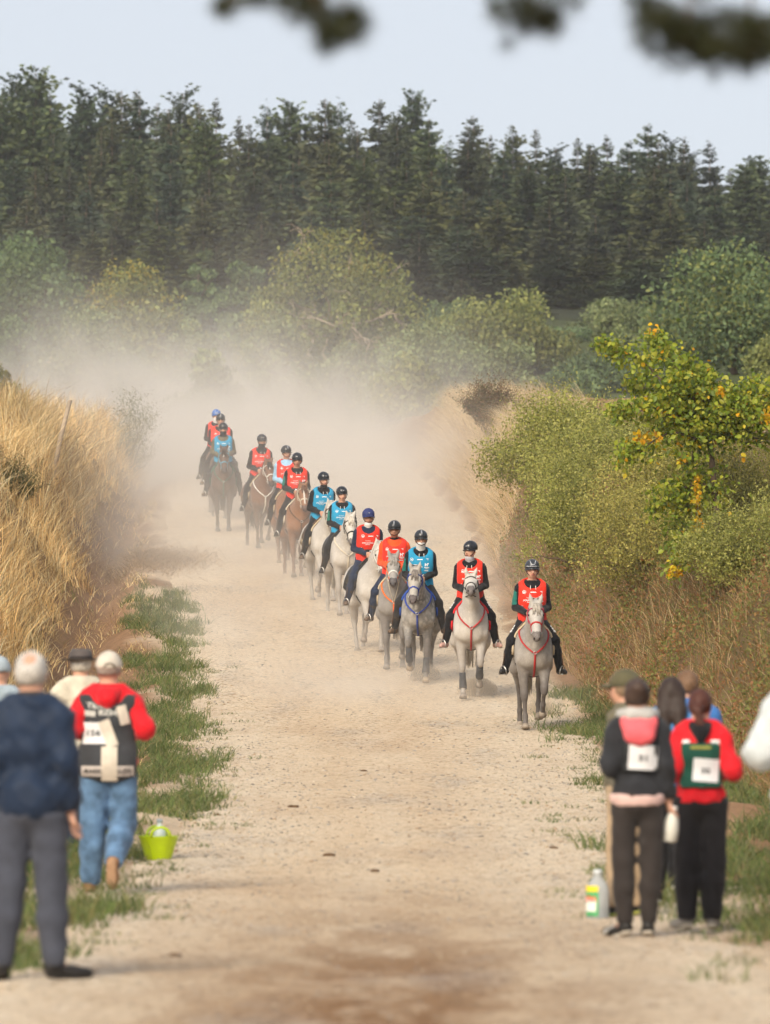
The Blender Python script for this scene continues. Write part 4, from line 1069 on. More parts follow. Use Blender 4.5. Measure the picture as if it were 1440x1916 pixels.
def strap_mat(key):
    P_ = {'red': (0.42, 0.03, 0.03), 'blue': (0.03, 0.06, 0.30), 'orange': (0.85, 0.16, 0.02), 'black': (0.018, 0.016, 0.016), 'white': (0.70, 0.68, 0.63), 'brown': (0.10, 0.055, 0.03), 'cyan': (0.10, 0.35, 0.50), 'green': (0.03, 0.12, 0.085), 'redpad': (0.62, 0.015, 0.02), 'bluepad': (0.02, 0.07, 0.32), 'tan': (0.50, 0.40, 0.27), 'redblue': (0.40, 0.04, 0.08), 'cream': (0.6, 0.53, 0.42)}
    return mat_plain(key + '_webbing', P_[key], 0.6, 0.15, 30)

# leg poses: joints from elbow or hip to hoof; y < 0 is forward
FRONT = {
    'stand': [(0.155, -0.46, 0.92), (0.135, -0.47, 0.47), (0.120, -0.455, 0.17), (0.120, -0.50, 0.055)],
    'reach': [(0.155, -0.48, 0.92), (0.135, -0.60, 0.48), (0.120, -0.66, 0.18), (0.120, -0.72, 0.06)],
    'back':  [(0.155, -0.44, 0.92), (0.135, -0.36, 0.48), (0.120, -0.26, 0.19), (0.120, -0.27, 0.06)],
    'lift':  [(0.155, -0.48, 0.92), (0.140, -0.72, 0.62), (0.130, -0.62, 0.36), (0.130, -0.50, 0.26)],
    'fold':  [(0.155, -0.46, 0.92), (0.140, -0.60, 0.55), (0.130, -0.42, 0.34), (0.130, -0.32, 0.24)],
}
HIND = {
    'stand': [(0.17, 0.50, 1.14), (0.19, 0.40, 0.90), (0.135, 0.68, 0.56), (0.125, 0.64, 0.18), (0.125, 0.59, 0.055)],
    'under': [(0.17, 0.48, 1.12), (0.19, 0.30, 0.86), (0.135, 0.46, 0.53), (0.125, 0.34, 0.18), (0.125, 0.28, 0.055)],
    'push':  [(0.17, 0.52, 1.14), (0.19, 0.46, 0.88), (0.135, 0.82, 0.60), (0.125, 0.92, 0.24), (0.125, 0.93, 0.08)],
    'swing': [(0.17, 0.50, 1.14), (0.19, 0.34, 0.90), (0.135, 0.60, 0.64), (0.125, 0.62, 0.34), (0.125, 0.58, 0.20)],
}
def horse_body(legs, head, girth=1.0, cell=0.0195):
    """legs: four pose names (front right, front left, hind right, hind left as seen from the saddle, so x<0 first);
    head: (neck raise, head pitch, sideways turn)"""
    g = Grid((-0.42, -1.50, -0.01), (0.42, 1.05, 2.10), cell)
    f = g.ell((0, 0.05, 1.09), (0.272 * girth, 0.66, 0.335))                 # barrel
    f = smin(f, g.ell((0, -0.34, 1.10), (0.245 * girth, 0.36, 0.35)), 0.12)  # chest
    f = smin(f, g.ell((0, 0.50, 1.18), (0.275 * girth, 0.36, 0.32)), 0.12)   # quarters
    f = smin(f, g.seg((0, -0.40, 1.40), (0, 0.02, 1.38), 0.10, 0.10, (0.75, 1, 1)), 0.10)  # withers
    for sx in (-1, 1):
        f = smin(f, g.seg((sx * 0.13, -0.34, 1.28), (sx * 0.155, -0.54, 0.98), 0.10, 0.11), 0.06)    # shoulder
        f = smin(f, g.ell((sx * 0.092, -0.61, 0.99), (0.095, 0.10, 0.14)), 0.03)                      # breast muscles
        f = smin(f, g.ell((sx * 0.15, 0.58, 1.14), (0.13, 0.24, 0.25)), 0.07)
    rise, pitch, turn = head
    n0 = np.array([0, -0.46, 1.20]); poll = np.array([0.25 * turn, -0.92 + 0.12 * rise, 1.72 + 0.10 * rise])
    mid = (n0 + poll) / 2 + np.array([0, -0.02, 0.04])
    sc = (0.55, 1, 1)
    nk = smin(g.seg(n0, mid, 0.29, 0.20, sc), g.seg(mid, poll + np.array([0, 0.05, -0.03]), 0.20, 0.135, (0.62, 1, 1)), 0.05)
    nk = smin(nk, g.seg(n0 + [0, 0.1, 0.16], poll + [0, 0.07, 0.02], 0.07, 0.045), 0.06)              # crest
    f = smin(f, nk, 0.10)
    hd = np.array([turn * 0.55, -math.cos(pitch), -math.sin(pitch)]); hd /= np.linalg.norm(hd)
    hu = np.array([0, -math.sin(pitch), math.cos(pitch)])
    hr = np.cross(hd, hu)
    P = lambda a, b, c=0: poll + hd * a + hu * b + hr * c
    hf = g.seg(P(0.02, -0.03), P(0.16, -0.045), 0.105, 0.105, (0.88, 1, 1))        # skull and jowl
    hf = smin(hf, g.seg(P(0.14, -0.02), P(0.44, -0.015), 0.098, 0.064, (0.92, 1, 1)), 0.05)
    hf = smin(hf, g.seg(P(0.17, -0.09), P(0.46, -0.065), 0.070, 0.038), 0.04)      # lower jaw
    hf = smin(hf, g.seg(P(0.45, -0.02), P(0.52, -0.03), 0.066, 0.056), 0.03)       # muzzle
    hf = smin(hf, g.seg(P(0.47, -0.085), P(0.52, -0.080), 0.036, 0.030), 0.02)     # lower lip
    for s in (-1, 1):
        hf = smin(hf, g.seg(P(0.13, 0.045, s * 0.075), P(0.19, 0.03, s * 0.078), 0.026, 0.02), 0.025)     # brow
        hf = smin(hf, g.seg(P(0.05, -0.06, s * 0.05), P(0.17, -0.075, s * 0.05), 0.06, 0.055), 0.03)
        hf = smin(hf, g.seg(P(0.50, 0.015, s * 0.035), P(0.525, 0.0, s * 0.035), 0.024, 0.02), 0.015)     # nostril rims
    f = smin(f, hf, 0.05)
    for s in (-1, 1):     # ears
        e0 = P(0.00, 0.06, s * 0.055); tip = e0 + np.array([hr[0] * s * 0.025, -0.01, 0.15]) + hr * s * 0.01
        f = smin(f, g.chain([e0, (e0 + tip) / 2, tip], [0.030, 0.033, 0.010], 0.01), 0.015)
    chains = []
    for i, s in ((0, -1), (1, 1)):
        c = [np.array([p[0] * s, p[1], p[2]]) for p in FRONT[legs[i]]]
        lf = g.seg(c[0], c[1], 0.092, 0.048); 
        lf = smin(lf, g.seg(c[1] + [0, 0, 0.03], c[1] - [0, 0, 0.04], 0.058, 0.052), 0.02)
        lf = smin(lf, g.seg(c[1], c[2], 0.040, 0.030), 0.02)
        lf = smin(lf, g.ell(c[2], (0.046, 0.050, 0.050)), 0.02)
        lf = smin(lf, g.seg(c[2], c[3], 0.036, 0.042), 0.015)
        chains.append(c); f = np.minimum(f, smin(f, lf, 0.06))
    for i, s in ((2, -1), (3, 1)):
        c = [np.array([p[0] * s, p[1], p[2]]) for p in HIND[legs[i]]]
        lf = g.seg(c[0], c[1], 0.17, 0.125)
        lf = smin(lf, g.seg(c[1], c[2], 0.105, 0.052), 0.05)
        lf = smin(lf, g.seg(c[2] + [0, 0.03, 0.04], c[2] + [0, 0, -0.04], 0.045, 0.048), 0.02)
        lf = smin(lf, g.seg(c[2], c[3], 0.046, 0.034), 0.03)
        lf = smin(lf, g.ell(c[3], (0.046, 0.050, 0.052)), 0.02)
        lf = smin(lf, g.seg(c[3], c[4], 0.036, 0.042), 0.015)
        chains.append(c); f = np.minimum(f, smin(f, lf, 0.06))
    V, Q = g.mesh(f, 'body', 1)
    # muzzle skin: the last part of the head
    rel = V - poll; a = rel @ hd
    muz = (a > 0.455 + 0.02 * np.sin(V[:, 2] * 70)) & (np.linalg.norm(V - (poll + hd * 0.50), axis=1) < 0.15)
    mi = (muz[Q].sum(1) >= 2).astype(int)
    return mesh_np('body', V, [Q], None, True, mi), chains, P, (hd, hu, hr, poll)

def make_horse(label, loc, rz, coat, legs=('stand', 'fold', 'swing', 'stand'), head=(0.0, 0.95, 0.0), tack='red', breast='red', pad='tan', noseband=None, blaze=0, boots=None, girth=1.0, scale=1.0, reins='black', forelock=True, martingale=None):
    C_ = COATS[coat]
    me, chains, P, (hd, hu, hr, poll) = horse_body(legs, head, girth, 0.022 if loc[1] < 94 else 0.031)
    root = empty('horse', loc, rz); root.scale = (scale,) * 3; tag(root, label, 'horse', 'horses of the riding column')
    M_sk = mat_plain(coat + '_muzzle', C_['skin'], 0.6, 0.3, 30); M_mane = mat_plain(coat + '_hair', C_['mane'], 0.7, 0.35, 60)
    link('body', me, [C_['coat'], M_sk], root)
    bv = bvh_of(me)
    # eyes, nostrils
    for s in (-1, 1):
        mb = MB(); q = bv.find_nearest(Vector(P(0.165, 0.02, s * 0.12)))[0]
        lathe(mb, [(0.001, 0.019), (0.013, 0.014), (0.019, 0.0), (0.013, -0.014), (0.001, -0.019)], 10, np.array(q) + hd * 0.0)
        link('eye', mb.mesh('eye'), M_EYE, root)
        mb = MB(); q = np.array(bv.find_nearest(Vector(P(0.55, 0.0, s * 0.04)))[0])
        lathe(mb, [(0.001, 0.019), (0.011, 0.013), (0.013, 0.0), (0.010, -0.013), (0.001, -0.017)], 9, q)
        link('nostril', mb.mesh('nostril'), mat_plain('nostril_dark', (0.03, 0.022, 0.022), 0.7, 0.2), root)
    # hooves
    M_h = mat_plain(coat + '_hoof', C_['hoof'], 0.6, 0.25, 25)
    for c in chains:
        a, b = c[-2], c[-1]; d = (b - a) / np.linalg.norm(b - a); d = d * 0.6 + np.array([0, -0.18, -0.4]) if b[2] < 0.1 else d; d /= np.linalg.norm(d)
        mb = MB(); e = b + d * (0.075 if b[2] > 0.1 else 0.06)
        if b[2] < 0.1: e[2] = 0.004
        tube(mb, [b - d * 0.012, b + (e - b) * .5, e], [0.041, 0.052, 0.062], 12)
        link('hoof', mb.mesh('hoof'), M_h, root)
    # forelock, mane and tail: bundles of strands
    mb = MB(); r_ = np.random.default_rng(5)
    top = P(0.0, 0.10)
    if forelock:
        for k in range(34):
            u = r_.uniform(-1, 1); a = P(0.01, 0.09, u * 0.035); L_ = r_.uniform(0.12, 0.22)
            e = np.array(bv.find_nearest(Vector(P(L_, 0.09, u * 0.085)))[0]) + hu * 0.012
            m_ = (a + e) / 2 + hu * 0.02; tube(mb, [a, m_, e], [0.008, 0.007, 0.002], 4)
    if mb.n: link('forelock', mb.mesh('forelock'), M_mane, root)
    mb = MB()
    for k in range(70):
        u = (k + 0.5) / 70; a = poll * (1 - u) + np.array([0, -0.30, 1.48]) * u + np.array([0, 0.05, 0.13 * (1 - u) + 0.02]); s = -1 if r_.random() < 0.75 else 1
        a = np.array(bv.find_nearest(Vector(a))[0]); e = a + np.array([s * r_.uniform(0.06, 0.11), r_.uniform(-0.02, 0.06), -r_.uniform(0.10, 0.22)])
        m_ = a + np.array([s * 0.05, 0.01, 0.02]); tube(mb, [a, m_, e], [0.012, 0.011, 0.003], 4)
    link('mane', mb.mesh('mane'), M_mane, root)
    mb = MB()
    for k in range(26):
        a = np.array([r_.uniform(-.02, .02), 0.82, 1.30]); e = np.array([r_.uniform(-.06, .06), 1.0 + r_.uniform(-.06, .06), 0.55 + r_.uniform(-.1, .15)])
        tube(mb, [a, [e[0] * .4, 1.0, 1.12], [e[0] * .9, 1.04, 0.85], e], [0.018, 0.022, 0.02, 0.004], 4)
    link('tail', mb.mesh('tail'), M_mane, root)
    if blaze:
        mb = MB(); pts = project_strip(bv, [P(0.10, 0.12), P(0.2, 0.11), P(0.32, 0.1), P(0.44, 0.09)][:2 if blaze == 1 else 4], 0.003, 10)
        tube(mb, pts, 0.018, 6, flat=0.25); link('blaze', mb.mesh('blaze'), mat_plain('blaze_hair', (0.62, 0.57, 0.52), 0.7), root)
    # bridle
    br = empty('bridle'); br.parent = root
    Mt = strap_mat(tack); Mn = strap_mat(noseband or tack)
    def strap(name, pts, r, mat, n=22, off=0.006, closed=False, parent=None, flat=0.5, bv_=None):
        mb = MB(); tube(mb, project_strip(bv_ or bv, pts, off, n, closed), r, 6, flat=flat, closed=closed); return link(name, mb.mesh(name), mat, parent or root)
    strap('browband', [P(0.085, -0.02, -0.12), P(0.085, 0.06, -0.08), P(0.085, 0.11, 0), P(0.085, 0.06, 0.08), P(0.085, -0.02, 0.12)], 0.013, Mt, parent=br)
    strap('noseband', [P(0.34, -0.14, 0), P(0.335, -0.08, -0.1), P(0.325, 0.0, -0.1), P(0.315, 0.1, 0), P(0.325, 0.0, 0.1), P(0.335, -0.08, 0.1)], 0.013, Mn, 30, closed=True, parent=br)
    for s in (-1, 1):
        strap('cheekpiece', [P(0.03, 0.02, s * 0.12), P(0.12, -0.04, s * 0.13), P(0.30, -0.05, s * 0.1), P(0.43, -0.055, s * 0.09)], 0.011, Mt, parent=br)
        strap('throat_lash', [P(0.05, 0.0, s * 0.12), P(0.10, -0.10, s * 0.1), P(0.14, -0.2, 0)], 0.008, Mt, 14, parent=br)
        mb = MB(); c0 = np.array(bv.find_nearest(Vector(P(0.44, -0.06, s * 0.1)))[0]) + hr * s * 0.012
        a = np.arange(12) * 2 * math.pi / 12; tube(mb, [c0 + hd * 0.028 * math.cos(t) + hu * 0.028 * math.sin(t) for t in a], 0.006, 5, closed=True)
        link('bit_ring', mb.mesh('bit_ring'), M_STEEL, br)
    # reins run back to the rider's hands
    for s in (-1, 1):
        c0 = np.array(bv.find_nearest(Vector(P(0.44, -0.06, s * 0.1)))[0]) + hr * s * 0.012
        hnd = np.array([s * 0.07, -0.33, 1.60]); m_ = (c0 + hnd) / 2 + np.array([s * 0.09, 0, -0.07])
        mb = MB(); tube(mb, project_strip(None, [c0, m_, hnd], None, 12), 0.008, 5); link('rein', mb.mesh('rein'), strap_mat(reins), root)
    # breast collar: a Y across the chest
    if breast:
        Mb = strap_mat(breast); bc = empty('breast_collar'); bc.parent = root
        mid = np.array([0, -0.85, 1.05])
        for s in (-1, 1):
            strap('collar_strap', [(s * 0.19, -0.30, 1.42), (s * 0.24, -0.55, 1.30), (s * 0.17, -0.75, 1.16), (s * 0.02, -0.85, 1.04)], 0.013, Mb, 26, 0.010, parent=bc)
        strap('girth_strap', [(0, -0.85, 1.05), (0, -0.75, 0.90), (0, -0.55, 0.78), (0, -0.35, 0.74)], 0.015, Mb, 16, 0.010, parent=bc)
        mb = MB(); q = np.array(bv.find_nearest(Vector((0, -0.85, 1.045)))[0]) + [0, -0.014, 0]
        a = np.arange(12) * 2 * math.pi / 12; tube(mb, [q + np.array([math.cos(t), 0, math.sin(t)]) * 0.022 for t in a], 0.006, 5, closed=True); link('ring', mb.mesh('ring'), M_STEEL, bc)
        if martingale:
            for s in (-1, 1):
                mb = MB(); tube(mb, project_strip(None, [q, q * .5 + np.array([s * .12, -1.0, 1.45]) * .5 + [0, -.06, 0], (s * .10, -0.98, 1.45)], None, 10), 0.007, 5); link('martingale_strap', mb.mesh('martingale_strap'), strap_mat(martingale), bc)
    # saddle pad and saddle lie on the back
    def sheet(name, mat, y0, y1, ang, off, thick):
        mb = MB(); nu, nv = 17, 9; grid = []
        for lay in (off, off + thick):
            for j in range(nv):
                y = y0 + (y1 - y0) * j / (nv - 1)
                for i in range(nu):
                    t = (i / (nu - 1) * 2 - 1)
                    lim = ang * (1 - 0.12 * (2 * j / (nv - 1) - 1) ** 4)
                    th = t * lim
                    o_ = Vector((0, y, 1.12)); dv = Vector((math.sin(th), 0, math.cos(th)))
                    hit = bv.ray_cast(o_ + dv * 0.9, -dv); p = hit[0] if hit[0] is not None else o_ + dv * 0.3
                    grid.append(np.array(p) + np.array(dv) * lay)
        G = np.array(grid); n1 = nu * nv; F = []
        for j in range(nv - 1):
            for i in range(nu - 1):
                a = j * nu + i; F.append([n1 + a, n1 + a + 1, n1 + a + nu + 1, n1 + a + nu]); F.append([a, a + nu, a + nu + 1, a + 1])
        rim = [i for i in range(nu)] + [j * nu + nu - 1 for j in range(1, nv)] + [(nv - 1) * nu + i for i in range(nu - 2, -1, -1)] + [j * nu for j in range(nv - 2, 0, -1)]
        for a, b in zip(rim, rim[1:] + rim[:1]): F.append([a, b, n1 + b, n1 + a])
        mb.add(G, [np.array(F)]); return link(name, mb.mesh(name), mat, root)
    sheet('saddle_pad', strap_mat(pad), -0.33, 0.36, 1.95, 0.008, 0.028)
    sheet('saddle', M_BLACKLEATHER if pad != 'tan' else M_LEATHER, -0.22, 0.26, 1.55, 0.040, 0.03)
    strap('girth', [(-0.2, -0.22, 0.95), (0, -0.22, 0.70), (0.2, -0.22, 0.95)], 0.03, M_BLACKLEATHER, 14, 0.008, flat=0.3)
    if boots:
        for bi in boots:
            c = chains[bi]; k = 1 if bi < 2 else 2; a, b = c[k], c[k + 1]; mb = MB()
            tube(mb, [a + (b - a) * .28, a + (b - a) * .6, b, b + (c[k + 2] - b) * .25], [0.05, 0.052, 0.062, 0.060], 12); link('leg_boot', mb.mesh('leg_boot'), mat_plain('grey_neoprene', (0.05, 0.05, 0.055), 0.7, 0.2), root)
    return root
# ------------------------------------------------------------------ people
def sph(g, c, r): return g.ell(c, (r, r, r))
_text_cache = {}
def text_mesh(txt, bold=0.0):
    """flat outline letters, one unit tall, centred"""
    key = (txt, bold)
    if key in _text_cache: return _text_cache[key]
    cu = bpy.data.curves.new('print', 'FONT'); cu.body = txt; cu.align_x = 'CENTER'; cu.size = 1.0; cu.offset = bold; cu.resolution_u = 2
    o = bpy.data.objects.new('print', cu); COL.objects.link(o)
    bpy.context.view_layer.update()
    dg = bpy.context.evaluated_depsgraph_get(); me = o.evaluated_get(dg).to_mesh()
    V = np.array([v.co[:] for v in me.vertices]); me.calc_loop_triangles(); F = np.array([t.vertices[:] for t in me.loop_triangles])
    o.evaluated_get(dg).to_mesh_clear(); bpy.data.objects.remove(o); bpy.data.curves.remove(cu)
    V[:, 1] -= V[:, 1].min(); V[:, :2] /= max(V[:, 1].max(), 1e-6); V[:, 0] -= (V[:, 0].max() + V[:, 0].min()) / 2
    _text_cache[key] = (V, F); return V, F

class Decal:
    """flat print wrapped on to a surface, cast from the front (sgn -1) or the back (sgn +1)"""
    def __init__(s, bv, sgn=-1, off=0.003): s.bv = bv; s.sgn = sgn; s.off = off; s.mb = MB()
    def put(s, x, z):
        hit = s.bv.ray_cast(Vector((x, s.sgn * 3.0, z)), Vector((0, -s.sgn, 0)))
        return np.array(hit[0]) + np.array([0, s.sgn * s.off, 0]) if hit[0] is not None else None
    def add(s, V2, F):
        pts = [s.put(x, z) for x, z in V2]
        good = [p is not None for p in pts]; pts = [p if p is not None else np.zeros(3) for p in pts]
        F = np.array([f for f in F if all(good[i] for i in f)])
        if len(F): s.mb.add(np.array(pts), [F])
    def text(s, t, x, z, h, w=None, bold=0.02, tilt=0.0):
        V, F = text_mesh(t, bold); V = V.copy(); k = h if w is None else w / max(V[:, 0].max() - V[:, 0].min(), 1e-6)
        X = V[:, 0] * k * (-s.sgn if s.sgn > 0 else 1); Z = V[:, 1] * h
        c, q = math.cos(tilt), math.sin(tilt)
        s.add(np.stack([x + X * c - Z * q, z + X * q + Z * c], 1), F)
    def rect(s, x, z, w, h, n=5, tilt=0.0):
        xs_ = np.linspace(-w / 2, w / 2, n + 1); zs = np.linspace(0, h, n + 1); V = []; F = []
        for b in zs:
            for a in xs_: V.append((x + a * math.cos(tilt) - b * math.sin(tilt), z + b * math.cos(tilt) + a * math.sin(tilt)))
        for j in range(n):
            for i in range(n): a = j * (n + 1) + i; F.append([a, a + 1, a + n + 2, a + n + 1])
        s.add(V, F)
    def ring(s, x, z, r, t, n=14):
        V = []; F = []
        for i in range(n):
            a = i * 2 * math.pi / n; V += [(x + r * math.cos(a), z + r * math.sin(a)), (x + (r - t) * math.cos(a), z + (r - t) * math.sin(a))]
        for i in range(n): j = (i + 1) % n; F.append([2 * i, 2 * j, 2 * j + 1, 2 * i + 1])
        s.add(V, F)
    def out(s, name, mat, parent):
        if s.mb.n: return link(name, s.mb.mesh(name, smoothed=False), mat, parent)

SKIN = mat_plain('skin', (0.56, 0.31, 0.215), 0.5, 0.10, 25, spec=0.35)
SKIN2 = mat_plain('tanned_skin', (0.43, 0.225, 0.15), 0.5, 0.10, 25, spec=0.35)
LIPS = mat_plain('lips', (0.32, 0.10, 0.085), 0.5, 0.1)
def cloth(name, col, rough=0.85, var=0.18, bmp=0.25): return mat_plain(name, col, rough, var, 9.0, bmp=bmp, spec=0.15, sheen=0.1)
BLACK = cloth('black_cloth', (0.012, 0.012, 0.014)); NAVY = cloth('navy_cloth', (0.018, 0.027, 0.055)); REDV = cloth('red_vest', (0.72, 0.035, 0.018), 0.6, 0.07); BLUEV = cloth('blue_vest', (0.02, 0.27, 0.47), 0.6, 0.07)
ORANGE = cloth('orange_cloth', (0.80, 0.085, 0.02)); SKYB = cloth('light_blue_cloth', (0.30, 0.50, 0.68)); OLIVE = cloth('olive_cloth', (0.13, 0.115, 0.075))
PRINT = mat_plain('white_print', (0.78, 0.78, 0.78), 0.6, 0.03); DARKPRINT = mat_plain('black_print', (0.02, 0.02, 0.025), 0.6, 0.1)

def folds(g, amp, s=0):
    a = np.sin(g.X * 31 + g.Z * 17 + 2 * np.sin(g.Y * 19 + s)); b = np.sin(g.Z * 43 - g.X * 23 + 3 * np.sin(g.X * 13 + g.Y * 9 + s * 2))
    c = np.sin(g.Z * 27 + 4 * np.sin(g.X * 9 + s) + 3 * np.sin(g.Y * 11 - s))        # pulled creases
    return (amp * (a * 0.35 + b * 0.35 - 1.0 * (1 - np.abs(c)) ** 3)).astype(np.float32)

def upper_fields(g, pv, lean=0.0, yaw=0.0, look=0.0, nod=0.0, wd=1.0, drop=0.0):
    """torso, head and neck fields about the pelvis pv; returns the fields and a placing function"""
    def B(x, y, z):     # body frame -> grid frame
        c, s_ = math.cos(yaw), math.sin(yaw); y2 = y - z * math.tan(lean)
        return np.array([pv[0] + x * c - y2 * s_, pv[1] + x * s_ + y2 * c, pv[2] + z])
    T = g.ell(B(0, 0, 0.0), (0.168 * wd, 0.125, 0.125))
    T = smin(T, g.seg(B(0, 0, 0.05), B(0, -0.01, 0.24), 0.125 * wd, 0.13 * wd, (1.05, 0.80, 1)), 0.06)
    T = smin(T, g.ell(B(0, -0.005, 0.33), (0.168 * wd, 0.122, 0.175)), 0.06)
    T = smin(T, g.seg(B(-0.14 * wd, 0.01, 0.43), B(0.14 * wd, 0.01, 0.43), 0.060, 0.060), 0.06)
    T = smin(T, g.seg(B(-0.08, 0.015, 0.49), B(0.08, 0.015, 0.49), 0.05, 0.05), 0.05)
    for s_ in (-1, 1): T = smin(T, g.seg(B(s_ * 0.03, 0.02, 0.53), B(s_ * 0.13 * wd, 0.012, 0.465), 0.038, 0.04), 0.04)
    def Hh(x, y, z):
        c, s_ = math.cos(look), math.sin(look); y2 = y - (z - 0.60) * math.tan(nod)
        return B(x * c - y2 * s_, x * s_ + y2 * c - 0.012, z - drop)
    Hd = g.seg(B(0, 0.012, 0.48), B(0, -0.005, 0.60), 0.058, 0.056)
    Hd = smin(Hd, g.ell(Hh(0, 0.008, 0.705), (0.078, 0.096, 0.100)), 0.03)
    Hd = smin(Hd, g.ell(Hh(0, -0.030, 0.645), (0.060, 0.064, 0.066)), 0.03)
    Hd = smin(Hd, g.seg(Hh(0, -0.094, 0.690), Hh(0, -0.112, 0.660), 0.012, 0.016), 0.012)
    for s_ in (-1, 1): Hd = smin(Hd, g.ell(Hh(s_ * 0.080, 0.012, 0.675), (0.016, 0.026, 0.034)), 0.01)
    return T, Hd, B, Hh

_hands = {}
def hand_mesh(kind):
    """palm, four bent fingers of unequal length and a thumb from the side; wrist at the origin, knuckles toward -z"""
    if kind in _hands: return _hands[kind]
    g = Grid((-0.07, -0.07, -0.21), (0.07, 0.08, 0.03), 0.0055)
    f = g.seg((0, 0, 0.02), (0, 0, -0.03), 0.026, 0.028, (1, .75, 1)); f = smin(f, g.ell((0, 0.0, -0.065), (0.041, 0.017, 0.045)), 0.02)
    bend = 0.55 if kind == 'relaxed' else 1.35
    for i, (x, L) in enumerate(((-0.031, 0.068), (-0.0105, 0.077), (0.0105, 0.072), (0.031, 0.056))):
        p = np.array([x, 0.0, -0.098]); a = 0.25 if kind == 'relaxed' else 0.7; pts = [p]
        for q in (0.45, 0.30, 0.25):
            d = np.array([0, -math.sin(a), -math.cos(a)]); p = p + d * L * q; pts.append(p); a += bend * (0.7 if kind == 'relaxed' else 0.95)
        f = smin(f, g.chain(pts, [0.0105, 0.0098, 0.009, 0.008], 0.004), 0.005)
    th = [np.array([-0.030, -0.004, -0.035]), np.array([-0.052, -0.020, -0.062]), np.array([-0.045, -0.036, -0.088]), np.array([-0.030, -0.044, -0.100])]
    f = smin(f, g.chain(th, [0.015, 0.012, 0.0105, 0.009], 0.006), 0.010)
    V, Q = g.mesh(f, 'hand', 1); me = mesh_np('hand', V, [Q], None, True); _hands[kind] = me; return me
def put_hand(parent, wrist, elbow, kind='grip', mat=None, mirror=1, roll=0.0):
    me = hand_mesh(kind); d = Vector(wrist) - Vector(elbow); d.normalize()
    q = d.to_track_quat('-Z', 'Y') if False else Vector((0, 0, -1)).rotation_difference(d)
    o = bpy.data.objects.new('hand', me); COL.objects.link(o); o.parent = parent
    o.location = [float(v) for v in wrist]; o.rotation_mode = 'QUATERNION'
    o.rotation_quaternion = q @ Euler((0, 0, roll)).to_quaternion(); o.scale = (mirror, 1, 1)
    if len(me.materials) == 0: me.materials.append(SKIN)
    if mat is not None: o.material_slots[0].link = 'OBJECT'; o.material_slots[0].material = mat
    return o

def helmet(parent, Hh, look, kind, col, mark=None):
    """riding helmet: shell, peak, chin strap"""
    c = Hh(0, 0.016, 0.737); o = empty('helmet', c, look); o.scale = (0.95, 0.95, 0.97); o.parent = parent
    mb = MB(); a = np.linspace(0, math.pi / 2, 8)
    prof = [(0.112, -0.035), (0.117, -0.005)] + [(0.117 * math.cos(t), 0.112 * math.sin(t)) for t in a[1:-1]] + [(0.004, 0.113)]
    lathe(mb, prof, 24, (0, 0.006, 0.012), 0.95, 1.16)
    m = mat_plain('helmet_' + kind, col, 0.28 if kind != 'navy_cover' else 0.8, 0.15, 12, spec=0.5)
    sh = link('shell', mb.mesh('shell'), m, o)
    mb = MB(); n = 15; pr = 0.018 if kind != 'navy_cover' else 0.065; V = []
    for i in range(n):
        t = math.pi * (1.08 + 0.84 * i / (n - 1)); x, y = math.cos(t), math.sin(t)
        dn = -0.012 * abs(x) * 1.3
        V += [(x * 0.112, y * 0.132 + 0.006, -0.006 + dn), (x * 0.118, y * (0.135 + pr) + 0.004, -0.024 + dn), (x * 0.114, y * (0.130 + pr) + 0.006, -0.032 + dn), (x * 0.108, y * 0.126 + 0.006, -0.018 + dn)]
    F = [[4 * i + k, 4 * i + (k + 1) % 4, 4 * i + 4 + (k + 1) % 4, 4 * i + 4 + k] for i in range(n - 1) for k in range(4)]
    mb.add(np.array(V), [np.array(F)]); link('peak', mb.mesh('peak'), m, o)
    mb = MB()
    for s_ in (-1, 1): tube(mb, [(s_ * 0.104, -0.01, -0.02), (s_ * 0.090, -0.045, -0.075), (s_ * 0.055, -0.075, -0.115), (0, -0.078, -0.136)], 0.006, 5)
    link('chin_strap', mb.mesh('chin_strap'), BLACK, o)
    if mark:
        mb = MB(); pale = mat_plain('helmet_mark_' + mark, {'white': (0.6, 0.62, 0.66), 'grey': (0.25, 0.26, 0.29), 'silver': (0.5, 0.5, 0.52)}[mark], 0.4)
        def onshell(x, z): 
            k = max(0.0, 1 - (x / 0.112) ** 2 - (max(z, 0) / 0.113) ** 2); return (x, 0.006 - 0.139 * math.sqrt(k), z + 0.012)
        if mark == 'white':
            tube(mb, [onshell(*p) for p in ((-0.042, 0.085), (-0.036, 0.06), (-0.026, 0.03), (0, 0.028), (0.026, 0.03), (0.036, 0.06), (0.042, 0.085))], 0.0045, 5)
            tube(mb, [onshell(x_, 0.002) for x_ in np.linspace(-0.10, 0.10, 9)], 0.004, 5)
        elif mark == 'grey':
            tube(mb, [onshell(0, z_) for z_ in (0.02, 0.05, 0.08, 0.1)], [0.010, 0.016, 0.014, 0.006], 6)
        else:
            tube(mb, [onshell(x_, 0.022) for x_ in (-0.012, 0, 0.012)], 0.006, 6)
        link('emblem', mb.mesh('emblem'), pale, o)
    return o

